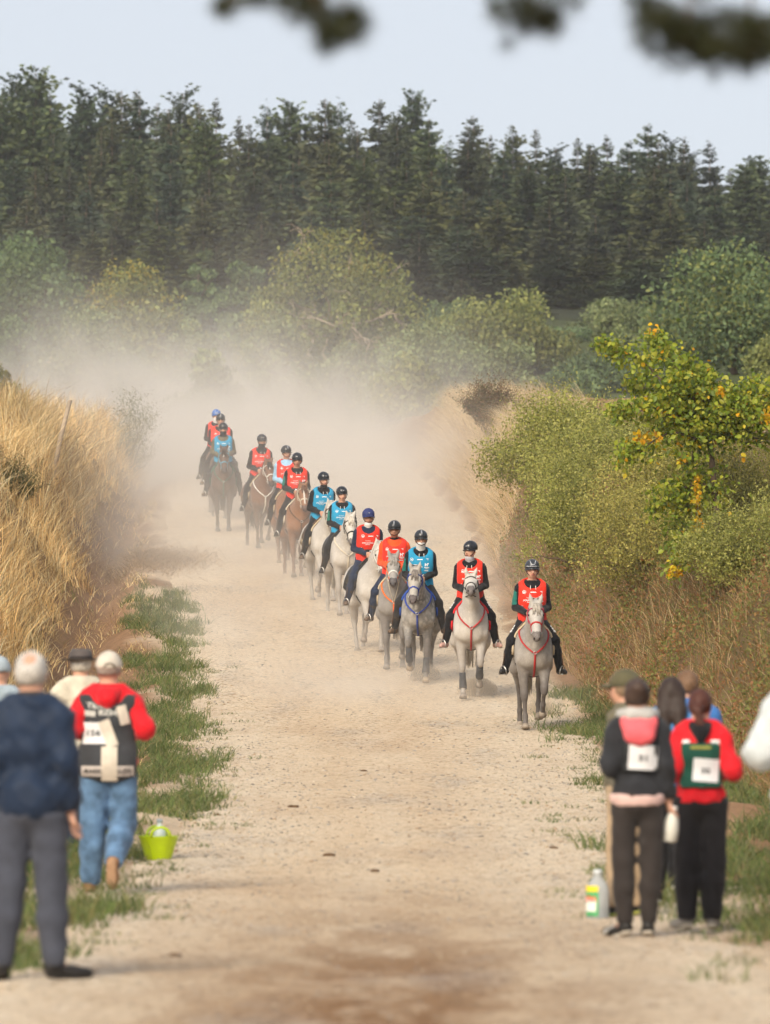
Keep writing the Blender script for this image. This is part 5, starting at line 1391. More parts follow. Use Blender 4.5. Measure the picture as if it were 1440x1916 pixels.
def face(parent, Hh, glasses=False, mask=None, skin=None):
    fw = Hh(0, -0.1, 0.68) - Hh(0, 0, 0.68); fw = fw / np.linalg.norm(fw)
    for s_ in (-1, 1):
        mb = MB(); lathe(mb, [(0.001, 0.006), (0.009, 0.003), (0.011, 0), (0.009, -0.003), (0.001, -0.006)], 10, Hh(s_ * 0.031, -0.0815, 0.697)); link('eye', mb.mesh('eye'), mat_plain('iris_and_lash', (0.05, 0.035, 0.03), 0.3), parent)
        mb = MB(); tube(mb, [Hh(s_ * 0.012, -0.092, 0.712), Hh(s_ * 0.032, -0.091, 0.717), Hh(s_ * 0.05, -0.080, 0.711)], [0.0035, 0.0045, 0.002], 5); link('eyebrow', mb.mesh('eyebrow'), mat_plain('brow_hair', (0.07, 0.045, 0.03), 0.8), parent)
    if not mask:
        mb = MB(); tube(mb, [Hh(-0.026, -0.086, 0.628), Hh(-0.010, -0.096, 0.631), Hh(0.010, -0.096, 0.631), Hh(0.026, -0.086, 0.628)], [0.003, 0.008, 0.008, 0.003], 6); link('mouth', mb.mesh('mouth'), LIPS, parent)
    if glasses:
        mb = MB()
        for s_ in (-1, 1):
            tube(mb, [Hh(s_ * 0.034 + 0.026 * math.cos(t), -0.108, 0.692 + 0.019 * math.sin(t)) for t in np.arange(12) * math.pi / 6], 0.0028, 5, closed=True)
            tube(mb, [Hh(s_ * 0.060, -0.106, 0.695), Hh(s_ * 0.086, -0.02, 0.695)], 0.0025, 4)
        tube(mb, [Hh(-0.01, -0.112, 0.696), Hh(0.01, -0.112, 0.696)], 0.0025, 4)
        link('glasses', mb.mesh('glasses'), mat_plain('glasses_rim', (0.12, 0.05, 0.04), 0.4), parent)

def rider(label, loc, rz, vest, sleeve, number=None, look=0.0, nod=0.0, hel=('black', (0.02, 0.022, 0.028), 'silver'), legs='black', boot='black', glasses=False, mask=None, hood=True, scarf=None, patch=False, glove=None, lean=0.10, scale=1.0, collar=None, skin=None, stirrup='steel', yaw=0.0, armup=0.0, wd=1.0, legtext=False, vname='red'):
    root = empty('person', loc, rz); root.scale = (scale,) * 3; tag(root, label, 'person', 'riders of the column')
    g = Grid((-0.58, -0.62, 0.70), (0.58, 0.30, 2.44), 0.0165 if loc[1] < 94 else 0.025); g.MARG = 0.13
    pv = np.array([0, 0.04, 1.545])
    T, Hd, B, Hh = upper_fields(g, pv, lean, yaw, look - yaw, nod, wd)
    arms = []; A = None
    for s_ in (-1, 1):
        sh = B(s_ * 0.185 * wd, 0.012, 0.445); el = B(s_ * (0.232 + 0.02 * armup), 0.05, 0.175 + armup * .05); wr = np.array([s_ * 0.085, -0.30, 1.63 + armup * .06])
        f = smin(g.seg(sh, el, 0.045, 0.036), g.seg(el, wr, 0.035, 0.027), 0.03); arms.append((sh, el, wr)); A = f if A is None else np.minimum(A, f)
    L = None; lg = []
    for s_ in (-1, 1):
        hp = pv + [s_ * 0.10, -0.02, -0.03]; kn = np.array([s_ * 0.305, -0.28, 1.24]); an = np.array([s_ * 0.385, -0.13, 0.85]); to = an + np.array([s_ * 0.07, -0.17, -0.045])
        f = smin(g.seg(hp, kn, 0.094, 0.062), smin(g.seg(kn, an + (kn - an) * .55, 0.056, 0.053), g.seg(an + (kn - an) * .6, an, 0.053, 0.038), 0.03), 0.03)
        lg.append((hp, kn, an, to)); L = f if L is None else np.minimum(L, f)
    ft = None
    for hp, kn, an, to in lg:
        f = g.chain([an, an + [0, 0.01, -0.035], an + (to - an) * .7 + [0, 0, -.01]], [0.036, 0.028, 0.020], 0.03); ft = f if ft is None else np.minimum(ft, f)
    body = smin(smin(smin(smin(T, Hd, 0.03), A, 0.04), L, 0.05), ft, 0.03)
    organ('body', g, body, skin or SKIN, root)
    # trousers, boots
    tr = smin(smin(L, g.ell(pv, (0.175, 0.13, 0.12)), 0.05), T, 0.03) - 0.014 + folds(g, 0.004, 1)
    tr = smax(tr, g.Z - (pv[2] + 0.13), 0.01); LM = {'black': BLACK, 'navy': NAVY, 'grey': cloth('charcoal_breeches', (0.028, 0.026, 0.026))}[legs]
    tro = organ('trousers', g, tr, LM, root)
    BM = {'black': M_BLACKLEATHER, 'brown': mat_plain('dusty_brown_boot', (0.13, 0.085, 0.055), 0.7, 0.3, 20), 'pink': mat_plain('pale_pink_shoe', (0.50, 0.30, 0.26), 0.6, 0.15)}[boot]
    CM = {'black': BLACK, 'brown': mat_plain('brown_chap', (0.055, 0.04, 0.03), 0.7, 0.3, 20), 'pink': BLACK}[boot]
    for hp, kn, an, to in lg:
        f = g.chain([an + [0, 0, 0.05], an + [0, 0.02, -0.045], an + (to - an) * .6 + [0, 0, -0.03], to + [0, 0, -0.01]], [0.048, 0.046, 0.044, 0.034], 0.03)
        f = smax(f, (an[2] - 0.085) - g.Z, 0.012); organ('boot', g, f, BM, root)
        if boot != 'pink':
            up = an + (kn - an) * .72; f = smin(g.seg(up, an + (kn - an) * .5, 0.066, 0.064), g.seg(an + (kn - an) * .5, an, 0.064, 0.046), 0.03)
            organ('half_chap', g, smax(f, -(g.Z - an[2] + 0.0), 0.01), CM, root)
    # stirrups hang from the saddle beside the boot
    for s_, (hp, kn, an, to) in zip((-1, 1), lg):
        c = an + (to - an) * .55 + np.array([0, 0, -0.005]); ud = np.array([s_, 0.9, 0]) / math.hypot(1, .9); mb = MB()
        arch = [c + ud * 0.062 * math.cos(t) * (1 if t < math.pi else 1) + np.array([0, 0, 0.115 * max(0, math.sin(t)) - 0.052]) for t in np.linspace(0, math.pi, 11)]
        tube(mb, arch, 0.0085, 6); box(mb, c + [0, 0, -0.055], (0.10, 0.07, 0.014), Matrix.Rotation(math.atan2(ud[1], ud[0]), 3, 'Z'))
        st = link('stirrup', mb.mesh('stirrup'), M_STEEL if stirrup == 'steel' else M_BLACKLEATHER, root)
        mb = MB(); tube(mb, [arch[5], (arch[5] + kn) / 2 + [s_ * 0.035, 0, 0], kn + [s_ * -0.01, 0.12, 0.06]], 0.012, 5, flat=0.4); link('leather', mb.mesh('leather'), M_LEATHER, st)
    # jacket
    jk = smin(smin(T, g.seg(B(0, 0.01, 0.47), B(0, 0.005, 0.535), 0.068, 0.066), 0.03), A, 0.05) - 0.017 + folds(g, 0.005, 2)
    jk = smax(jk, (pv[2] - 0.06) - g.Z, 0.01); jk = smax(jk, g.Z - B(0, 0, 0.555)[2], 0.01)
    for sh, el, wr in arms: jk = smax(jk, -sph(g, wr + (wr - el) * 0.12, 0.045), 0.01)
    organ('jacket', g, jk, sleeve, root)
    if hood:
        f = smin(g.chain([B(-0.085, -0.055, 0.485), B(-0.10, 0.03, 0.53), B(0, 0.085, 0.52), B(0.10, 0.03, 0.53), B(0.085, -0.055, 0.485)], [0.026, 0.036, 0.045, 0.036, 0.026], 0.03), g.seg(B(-0.05, -0.085, 0.465), B(0.05, -0.085, 0.465), 0.022, 0.022), 0.03)
        organ('hood', g, f + folds(g, 0.004, 3), sleeve, root)
        for s_ in (-1, 1): mb = MB(); tube(mb, [B(s_ * 0.035, -0.125, 0.475), B(s_ * 0.04, -0.150, 0.42)], 0.005, 5); link('drawstring', mb.mesh('drawstring'), M_WHITE, root)
    if collar is not None:
        f = smax(g.seg(B(0, 0.01, 0.48), B(0, 0.0, 0.57), 0.085, 0.076), g.Z - B(0, 0, 0.575)[2], 0.01); organ('collar', g, f, collar, root)
    if scarf is not None:
        organ('scarf', g, g.seg(B(0, -0.005, 0.53), Hh(0, -0.022, 0.592), 0.070, 0.066) + folds(g, 0.006, 4), scarf, root)
    if mask is not None:
        f = smax(smin(g.ell(Hh(0, -0.030, 0.640), (0.072, 0.082, 0.060)), g.seg(B(0, 0, 0.53), Hh(0, -0.02, 0.60), 0.078, 0.072), 0.03), g.Z - Hh(0, 0, 0.672)[2], 0.01)
        organ('face_mask', g, f, mask, root)
    # race bib
    vf = smin(smin(T, g.seg(B(-0.17 * wd, 0.01, 0.435), B(0.17 * wd, 0.01, 0.435), 0.055, 0.055), 0.04), g.ell(pv + [0, -0.02, -0.02], (0.185, 0.15, 0.14)), 0.06) - 0.034 + folds(g, 0.0035, 5)
    qx = np.abs((g.X - pv[0]) * math.cos(yaw) + (g.Y - pv[1]) * math.sin(yaw))
    vf = smax(vf, qx - (0.198 * wd + 0.005 * smooth((pv[2] + 0.36 - g.Z) / 0.10)), 0.015); vf = smax(vf, (pv[2] - 0.075) - g.Z, 0.008); vf = smax(vf, -sph(g, B(0, -0.055, 0.54), 0.118), 0.01)
    vo = organ('vest', g, vf, vest, root); bv = bvh_of(vo.data)
    zc = B(0, 0, 0)[2]; d = Decal(bv, -1, 0.004)
    d.text('FOUCOUX', -0.035, zc + 0.255, 0.024, 0.185, 0.03); d.rect(-0.04, zc + 0.300, 0.09, 0.005); d.rect(-0.04, zc + 0.236, 0.08, 0.006); d.rect(0.012, zc + 0.375, 0.085, 0.014)
    d.text('H', 0.112, zc + 0.275, 0.050, 0.045, 0.06); d.rect(0.145, zc + 0.305, 0.014, 0.02); d.rect(0.118, zc + 0.250, 0.078, 0.012); d.rect(0.118, zc + 0.232, 0.045, 0.008); d.rect(0.112, zc + 0.20, 0.06, 0.014)
    d.ring(-0.118, zc + 0.385, 0.026, 0.006); d.rect(-0.118, zc + 0.375, 0.022, 0.016); d.rect(0.128, zc + 0.390, 0.034, 0.008); d.rect(0.137, zc + 0.372, 0.008, 0.02); d.text('5', -0.142, zc + 0.165, 0.03, None, 0.03)
    d.out('lettering', PRINT, vo)
    if number:
        p_ = Decal(bv, -1, 0.004); p_.rect(0.02, zc + 0.055, 0.20, 0.105); p_.out('number_patch', DARKPRINT, vo)
        q_ = Decal(bv, -1, 0.007); q_.text(number, 0.02, zc + 0.068, 0.080, 0.052 * len(number), 0.05); q_.out('number', PRINT, vo)
        d2 = Decal(bv, -1, 0.004); d2.text('NC 75', 0.04, zc - 0.01, 0.04, 0.13, 0.03); d2.out('small_print', DARKPRINT, vo)
    if patch:
        sh, el, wr = arms[0]; f = smax(jk - 0.004, g.seg(sh + (el - sh) * .28, sh + (el - sh) * .75, 0.075, 0.075), 0.005); f = smax(f, g.X - (pv[0] - 0.21), 0.005)
        organ('sleeve_patch', g, f, cloth('green_sleeve', (0.02, 0.16, 0.13)), root)
    if legtext:
        for s_, (hp, kn, an, to) in zip((-1, 1), lg):
            mb = MB(); dd = kn - hp; nn = np.array([s_ * 0.75, -0.45, 0.55]); nn /= np.linalg.norm(nn); tt = dd / np.linalg.norm(dd); uu = np.cross(nn, tt)
            for k in range(4):
                c = hp + dd * (0.30 + 0.13 * k) + nn * 0.100
                Vq = [c + tt * a * 0.018 + uu * b * 0.013 for a, b in ((-1, -1), (1, -1), (1, 1), (-1, 1))]; mb.add(np.array(Vq + [v - nn * 0.02 for v in Vq]), [np.array([[0, 1, 2, 3], [4, 7, 6, 5], [0, 4, 5, 1], [1, 5, 6, 2], [2, 6, 7, 3], [3, 7, 4, 0]])])
            link('leg_lettering', mb.mesh('leg_lettering'), PRINT, tro)
    for s_, (sh, el, wr) in zip((-1, 1), arms): put_hand(root, wr, el, 'grip', glove or skin, -s_, s_ * 1.2)
    face(root, Hh, glasses, mask, skin)
    helmet(root, Hh, look, *hel)
    return root

HEL_BLACK = ('black', (0.016, 0.018, 0.024), 'silver')
HEL_GREY = ('charcoal', (0.030, 0.033, 0.040), 'white')
HEL_MATT = ('dark', (0.022, 0.024, 0.028), 'grey')
HEL_NAVY = ('navy_cover', (0.022, 0.032, 0.13), 'silver')
HEL_BLUE = ('blue', (0.03, 0.13, 0.42), 'white')
# ------------------------------------------------------------------ the column of riders
def at_rider(px, top_py, hgt=2.36):
    Ys = np.arange(78, 142, 0.1); e = [at(px, top_py, Y)[2] for Y in Ys] - (gz(pxx(px, Ys), Ys) + hgt)
    Y = float(Ys[np.argmin(np.abs(e))]); x = pxx(px, Y); return (x, Y, float(gz(x, Y)) + 0.014)
WMASK = cloth('white_mask', (0.62, 0.60, 0.58)); BMASK = cloth('black_mask', (0.015, 0.015, 0.017)); GSC = cloth('grey_scarf', (0.38, 0.37, 0.40))
def pair(px, top, rz, H, R, hl, rl, dx=0.0):
    loc = at_rider(px, top); make_horse(hl, loc, rz, **H); rider(rl, loc, rz, **R); return loc
COLUMN = []
def col(*a): COLUMN.append(pair(*a))
col(995, 1053, 0.03, dict(coat='flea', legs=('stand', 'fold', 'push', 'swing'), head=(0.0, 0.98, 0.0), tack='redblue', noseband='red', breast='red', pad='tan'),
    dict(vest=REDV, sleeve=BLACK, look=0.06, lean=0.07, yaw=0.05, hel=HEL_GREY, glasses=True, patch=True, legtext=True, boot='black'),
    'flea-bitten grey horse with red breast collar leading the column', 'rider with glasses, red bib and white-edged helmet at the head of the column')
col(880, 1018, 0.0, dict(coat='white', legs=('stand', 'fold', 'push', 'under'), head=(0.55, 0.30, -0.03), tack='black', breast='red', pad='redpad', boots=(0, 1), forelock=False),
    dict(vest=REDV, sleeve=BLACK, number='51', look=-0.55, yaw=-0.12, hel=HEL_BLACK, scarf=GSC, boot='pink', legtext=True),
    'pale grey horse with raised head and bright red saddle pad', 'rider in red bib number 51 looking sideways')
col(785, 998, -0.06, dict(coat='dapple', legs=('lift', 'stand', 'under', 'push'), head=(-0.1, 1.0, -0.08), tack='blue', breast='blue', pad='bluepad', boots=(0, 1)),
    dict(vest=BLUEV, sleeve=BLACK, number='159', look=0.15, nod=0.25, yaw=0.18, lean=0.16, hel=HEL_MATT, mask=WMASK, patch=True, boot='brown', legs='grey', stirrup='cage'),
    'dapple grey horse with blue bridle and blue saddle pad', 'rider in blue bib number 159 with a white face mask')
col(738, 980, -0.02, dict(coat='steel', legs=('stand', 'fold', 'stand', 'under'), head=(0.1, 0.75, 0.0), tack='orange', noseband='white', breast='orange', pad='tan', reins='orange', martingale='cream', girth=0.92),
    dict(vest=REDV, sleeve=ORANGE, look=-0.05, nod=0.2, lean=0.2, hel=HEL_MATT, hood=False, legs='navy', boot='brown', glove=BLACK, skin=SKIN2, collar=BLACK),
    'slim steel-grey horse with orange tack and white noseband', 'rider in an orange shirt under a red bib on the steel-grey horse')
col(688, 957, 0.22, dict(coat='white', legs=('fold', 'stand', 'under', 'push'), head=(0.0, 0.98, 0.02), tack='white', breast=None, pad='black', reins='white'),
    dict(vest=REDV, sleeve=NAVY, number='2', look=-0.1, lean=0.17, yaw=-0.08, hel=HEL_NAVY, glasses=True, scarf=WMASK, hood=False, legs='navy', boot='brown'),
    'white-grey horse with white bridle behind the steel-grey horse', 'rider with a navy brimmed helmet cover and navy sleeves')
col(640, 908, 0.16, dict(coat='white', legs=('stand', 'lift', 'push', 'under'), head=(-0.1, 1.0, 0.0), tack='black', breast='cream', pad='black', reins='black'),
    dict(vest=BLUEV, sleeve=BLACK, look=0.12, lean=0.04, yaw=-0.1, scale=0.97, hel=HEL_BLACK, patch=True, boot='black'),
    'white horse with dark bridle under the young blue-bibbed rider', 'young rider in a blue bib with white hood cords and open face')
col(602, 888, 0.20, dict(coat='white', legs=('fold', 'stand', 'under', 'push'), head=(0.0, 0.98, 0.0), tack='brown', breast=None, pad='tan', reins='brown'),
    dict(vest=BLUEV, sleeve=BLACK, look=0.2, lean=0.16, yaw=0.15, hel=HEL_BLACK, scarf=BMASK, boot='brown'),
    'white horse with brown bridle partly behind another white horse', 'rider in a blue bib with a black scarf just behind the open-faced one')
col(555, 856, 0.14, dict(coat='chestnut', legs=('stand', 'lift', 'push', 'under'), head=(0.0, 0.92, 0.02), tack='cream', breast='brown', pad='cream', blaze=2, reins='white'),
    dict(vest=REDV, sleeve=BLACK, number='043', look=-0.1, lean=0.05, yaw=0.1, scale=1.02, hel=HEL_BLACK, patch=True, skin=SKIN2, boot='black'),
    'chestnut horse with a white star and snip', 'rider in red bib number 043 on the starred chestnut')
col(536, 838, 0.12, dict(coat='chestnut', legs=('lift', 'stand', 'under', 'push'), head=(-0.2, 1.05, 0.02), tack='brown', breast=None, pad='tan'),
    dict(vest=REDV, sleeve=SKYB, look=0.25, lean=0.14, yaw=-0.12, hel=HEL_MATT, glasses=True, collar=SKYB, hood=False, legs='black', boot='black'),
    'chestnut horse almost hidden behind the starred chestnut', 'rider with light blue sleeves and collar under a red bib')
col(486, 817, 0.18, dict(coat='bay', legs=('stand', 'fold', 'push', 'swing'), head=(0.1, 0.95, 0.12), tack='white', breast='white', pad='tan', blaze=1, reins='white'),
    dict(vest=REDV, sleeve=BLACK, number='27', look=0.1, nod=0.2, lean=0.2, yaw=0.12, hel=HEL_BLACK, mask=BMASK, boot='black'),
    'bay horse with white bridle and turned head', 'rider in red bib number 27 with a dark neck scarf')
col(417, 795, 0.04, dict(coat='darkbay', legs=('stand', 'reach', 'under', 'push'), head=(0.0, 1.0, 0.02), tack='cyan', breast='green', pad='green', blaze=1, reins='green'),
    dict(vest=BLUEV, sleeve=OLIVE, look=0.0, lean=0.06, armup=0.4, hel=HEL_BLACK, mask=BMASK, hood=False, legs='grey', boot='brown'),
    'dark bay horse with light blue bridle at the back of the column', 'rider in a blue bib over an olive jacket with a black face mask')
col(412, 778, 0.08, dict(coat='darkbay', legs=('fold', 'stand', 'push', 'under'), head=(-0.3, 1.1, 0.0), tack='brown', breast=None, pad='black'),
    dict(vest=REDV, sleeve=BLACK, look=0.0, hel=HEL_MATT, boot='brown', wd=1.15),
    'dark horse hidden behind the dark bay with the blue bridle', 'broad rider in a red bib looking over the olive-jacketed rider')
col(404, 770, 0.08, dict(coat='bay', legs=('stand', 'lift', 'under', 'push'), head=(-0.3, 1.1, 0.0), tack='brown', breast=None, pad='black'),
    dict(vest=REDV, sleeve=BLACK, look=0.0, hel=HEL_BLUE, mask=WMASK),
    'bay horse hidden at the very end of the column', 'last rider of the column in a bright blue helmet')
# ------------------------------------------------------------------ spectators
def stander(label, loc, rz, height=1.75, wd=1.0, jacket=None, jk=0.022, hem=-0.10, trousers=None, tw=1.0, shoes=None, feet=None, arms=None, skin=None, cuff=0.05, look=0.0, nod=0.0, lean=0.02, collar=True, sleeve_cut=0.05, sole=None, trouser_end=0.09, hands=('relaxed', 'relaxed')):
    """a standing figure that faces -y; feet and arms give the joints, unscaled for a height of 1.75 m"""
    k = height / 1.72
    root = empty('person', loc, rz); root.scale = (k, k, k); tag(root, label, 'person', 'spectators beside the track')
    g = Grid((-0.46, -0.50, -0.01), (0.46, 0.50, 1.80), 0.0215); g.MARG = 0.14
    pv = np.array([0, 0, 0.95])
    T, Hd, B, Hh = upper_fields(g, pv, lean, 0.0, look, nod, wd, 0.03)
    feet = feet or [((-0.10, 0.02, 0.50), (-0.11, 0.03, 0.085), (-0.13, -0.15, 0.03)), ((0.10, 0.02, 0.50), (0.11, 0.03, 0.085), (0.13, -0.15, 0.03))]
    arms = arms or [((-0.25, 0.03, 1.16), (-0.25, -0.05, 0.92)), ((0.25, 0.03, 1.16), (0.25, -0.05, 0.92))]
    A = None; AR = []
    for s_, (el, wr) in zip((-1, 1), arms):
        sh = B(s_ * 0.178 * wd, 0.012, 0.425); el, wr = np.array(el, float), np.array(wr, float)
        f = smin(g.seg(sh, el, 0.052, 0.042), g.seg(el, wr, 0.041, 0.031), 0.03); AR.append((sh, el, wr)); A = f if A is None else np.minimum(A, f)
    L = None; ft = None; LG = []
    for s_, (kn, an, to) in zip((-1, 1), feet):
        hp = pv + [s_ * 0.09, 0.0, -0.03]; kn, an, to = (np.array(q, float) for q in (kn, an, to))
        f = smin(g.seg(hp, kn, 0.095 * wd, 0.060), smin(g.seg(kn, an + (kn - an) * .6, 0.058, 0.060), g.seg(an + (kn - an) * .6, an, 0.058, 0.038), 0.03), 0.03)
        L = f if L is None else np.minimum(L, f); LG.append((hp, kn, an, to))
        f = g.chain([an, an + (to - an) * .3 + [0, 0, -0.02], to], [0.036, 0.030, 0.022], 0.02); ft = f if ft is None else np.minimum(ft, f)
    body = smin(smin(smin(smin(T, Hd, 0.03), A, 0.04), L, 0.05), ft, 0.02)
    organ('body', g, body, skin or SKIN, root)
    tr = smin(smin(L - 0.016 * tw, g.ell(pv + [0, 0.02, -0.02], (0.165 * wd, 0.13, 0.13)), 0.05), T, 0.04) - 0.010 + folds(g, 0.007, 1)
    tr = smax(tr, g.Z - (pv[2] + hem + 0.06), 0.01)
    for hp, kn, an, to in LG: tr = smax(tr, -sph(g, an + (an - kn) / np.linalg.norm(an - kn) * (trouser_end), 0.085), 0.01)
    tro = organ('trousers', g, tr, trousers, root)
    for hp, kn, an, to in LG:
        d = to - an; dn = d / np.linalg.norm(d); up = (kn - an) / np.linalg.norm(kn - an)
        heel = an - up * 0.045 - dn * 0.02
        f = g.chain([an + up * 0.01, heel, an + d * .55 - up * 0.028, to - up * 0.0], [0.043, 0.040, 0.044, 0.034], 0.03)
        pl = lambda o_, n_: (g.X - o_[0]) * n_[0] + (g.Y - o_[1]) * n_[1] + (g.Z - o_[2]) * n_[2]
        side = np.cross(dn, up); side /= np.linalg.norm(side) + 1e-9; nrm = np.cross(side, dn); nrm = nrm if nrm @ up > 0 else -nrm
        base = an - up * 0.072
        f = smax(f, -pl(base + nrm * 0.012, nrm), 0.008); sh_o = organ('shoe', g, f, shoes, root)
        f2 = smax(smax(g.chain([heel - up * .012, an + d * .55 - up * 0.045, to - up * .015], [0.045, 0.047, 0.038], 0.03), pl(base + nrm * 0.020, nrm), 0.006), -pl(base - nrm * 0.008, nrm), 0.006)
        organ('sole', g, f2, sole or M_WHITE, sh_o)
    jf = smin(smin(smin(T, g.ell(pv + [0, 0.0, 0.0], (0.168 * wd, 0.135, 0.14)), 0.06), g.seg(B(0, 0.01, 0.47), B(0, 0.005, 0.545 if collar else 0.50), 0.070, 0.066), 0.03), A - 0.006, 0.05) - jk + folds(g, 0.012, 2) + folds(g, 0.004, 5)
    jf = smax(jf, (pv[2] + hem) - g.Z, 0.012); jf = smax(jf, g.Z - B(0, 0, 0.565)[2], 0.01)
    for sh, el, wr in AR: jf = smax(jf, -sph(g, wr + (wr - el) / np.linalg.norm(wr - el) * 0.03, sleeve_cut), 0.01)
    jo = organ('jacket', g, jf, jacket, root)
    for s_, kd, (sh, el, wr) in zip((-1, 1), hands, AR):
        if kd: put_hand(root, wr, el, kd, skin, -s_, s_ * 1.57)
    face(root, Hh, skin=skin)
    return dict(root=root, g=g, B=B, Hh=Hh, T=T, A=A, jf=jf, jo=jo, AR=AR, LG=LG, pv=pv, tro=tro)

def hair_cap(p, mat, low=0.0, name='hair', tail=None, bun=False, bald=False, long=False, flow=0):
    """hair over the skull, down to the nape, with strands"""
    g, Hh, B = p['g'], p['Hh'], p['B']
    f = g.ell(Hh(0, 0.020, 0.708), (0.090, 0.106, 0.110)) + folds(g, 0.006, 7) + (0.004 * np.sin(g.X * 90 + 3 * np.sin(g.Z * 30)) * np.sin(g.Z * 40)).astype(np.float32)
    f = smax(f, -g.ell(Hh(0, -0.075, 0.655), (0.085, 0.075, 0.095)), 0.01)                      # open at the face
    f = smax(f, Hh(0, 0, 0.625 - low)[2] - g.Z, 0.02)
    if bald: f = smax(f, -g.ell(Hh(0, 0.105, 0.79), (0.045, 0.075, 0.052)), 0.01)
    if bun: f = smin(f, g.ell(Hh(0, 0.115, 0.745), (0.055, 0.045, 0.05)), 0.02)
    if tail: f = smin(f, g.chain([Hh(0, 0.10, 0.70), Hh(0.0, 0.150, 0.66), Hh(-0.02, 0.145, 0.56), Hh(-0.05, 0.135, 0.45)], [0.035, 0.034, 0.032, 0.012], 0.03), 0.02)
    if long:
        f = smin(f, g.chain([Hh(-0.05, 0.05, 0.68), Hh(-0.06, 0.10, 0.55), B(-0.07, 0.15, 0.34)], [0.06, 0.06, 0.03], 0.03), 0.04); f = smin(f, g.chain([Hh(0.05, 0.05, 0.68), Hh(0.05, 0.10, 0.55), B(0.04, 0.15, 0.32)], [0.06, 0.06, 0.03], 0.03), 0.04)
    return organ(name, g, f, mat, p['root'])

def mat_hair(name, c): return mat_plain(name, c, 0.55, 0.45, 70, bmp=0.5)
def ball_cap(p, mat, back=True):
    g, Hh = p['g'], p['Hh']
    f = smax(g.ell(Hh(0, 0.014, 0.715), (0.101, 0.121, 0.120)), Hh(0, 0, 0.700)[2] - g.Z, 0.01)
    o = organ('cap', g, f, mat, p['root'])
    f = smax(smax(g.ell(Hh(0, -0.10, 0.705), (0.085, 0.10, 0.02)), g.Y - Hh(0, -0.06, 0)[1], 0.01), -g.Z + Hh(0, 0, 0.68)[2], 0.005); organ('cap_peak', g, f, mat, o)
    if back:
        mb = MB(); tube(mb, [Hh(-0.04, 0.122, 0.712), Hh(-0.025, 0.130, 0.735), Hh(0, 0.132, 0.742), Hh(0.025, 0.130, 0.735), Hh(0.04, 0.122, 0.712)], 0.007, 5); link('cap_opening', mb.mesh('cap_opening'), mat_plain('cap_arch_cloth', (0.16, 0.13, 0.10), 0.9), o)  # brown arch around the opening at the back of the cap
    return o

JEANS = cloth('blue_jeans', (0.10, 0.18, 0.30), 0.9, 0.45, 0.4); DARKJ = cloth('dark_jeans', (0.03, 0.042, 0.065)); GREYT = cloth('slate_trousers', (0.060, 0.066, 0.088))
REDJ = cloth('red_jacket', (0.62, 0.012, 0.02), 0.7); CREAM = cloth('cream_cloth', (0.60, 0.54, 0.43)); CHAR = cloth('charcoal_fleece', (0.026, 0.027, 0.031)); JOG = cloth('dark_brown_joggers', (0.034, 0.028, 0.026))
NAVYJ = cloth('quilted_navy', (0.014, 0.026, 0.055), 0.6, 0.2, 0.4); PINK = cloth('coral_lining', (0.80, 0.13, 0.15)); GREYH = cloth('grey_marl', (0.42, 0.41, 0.39)); GREENB = cloth('bottle_green', (0.012, 0.065, 0.045)); BEIGE = cloth('beige_trousers', (0.42, 0.31, 0.20)); BLUEC = cloth('mid_blue_cloth', (0.07, 0.20, 0.42)); WHITEC = cloth('white_cotton', (0.55, 0.59, 0.60)); DENIM = cloth('washed_denim', (0.16, 0.24, 0.40)); GREYB = cloth('grey_bib', (0.045, 0.047, 0.052))
SHOEB = mat_plain('black_shoe', (0.018, 0.016, 0.015), 0.55, 0.2); SHOEG = mat_plain('grey_shoe', (0.20, 0.185, 0.17), 0.8, 0.2); SUEDE = mat_plain('tan_suede', (0.30, 0.17, 0.09), 0.8, 0.2); SOLEW = mat_plain('pale_sole', (0.5, 0.45, 0.38), 0.8, 0.1); SOLEB = mat_plain('dark_sole', (0.03, 0.027, 0.025), 0.8, 0.1); SOLEY = mat_plain('yellow_sole', (0.40, 0.42, 0.10), 0.7, 0.1); PAPER = mat_plain('paper', (0.72, 0.72, 0.73), 0.7, 0.03)
def spot(px, Y): x = pxx(px, Y); return (x, Y, float(gz(x, Y)) + 0.012)
PI = math.pi

def back_panel(p, name, mat, f_off, x0, x1, z0, z1, vneck=False):
    """a bib panel that lies on the back (world +y of the figure's own frame)"""
    g, B = p['g'], p['B']
    f = smin(p['T'] - 0.0, g.ell(p['pv'], (0.178, 0.145, 0.14)), 0.06) - f_off + folds(g, 0.004, 9)
    f = smax(f, 0.0 - g.Y + 0.02, 0.005); f = smax(f, g.X - x1, 0.008); f = smax(f, x0 - g.X, 0.008); f = smax(f, z0 - g.Z, 0.008); f = smax(f, g.Z - z1, 0.008)
    if vneck: f = smax(f, -(np.abs(g.X) * 1.0 + (B(0, 0, 0.36)[2] - g.Z) * 0.9) , 0.01) if False else smax(f, -sph(g, B(0, 0.1, 0.52), 0.13), 0.01)
    return organ(name, g, f, mat, p['root'])

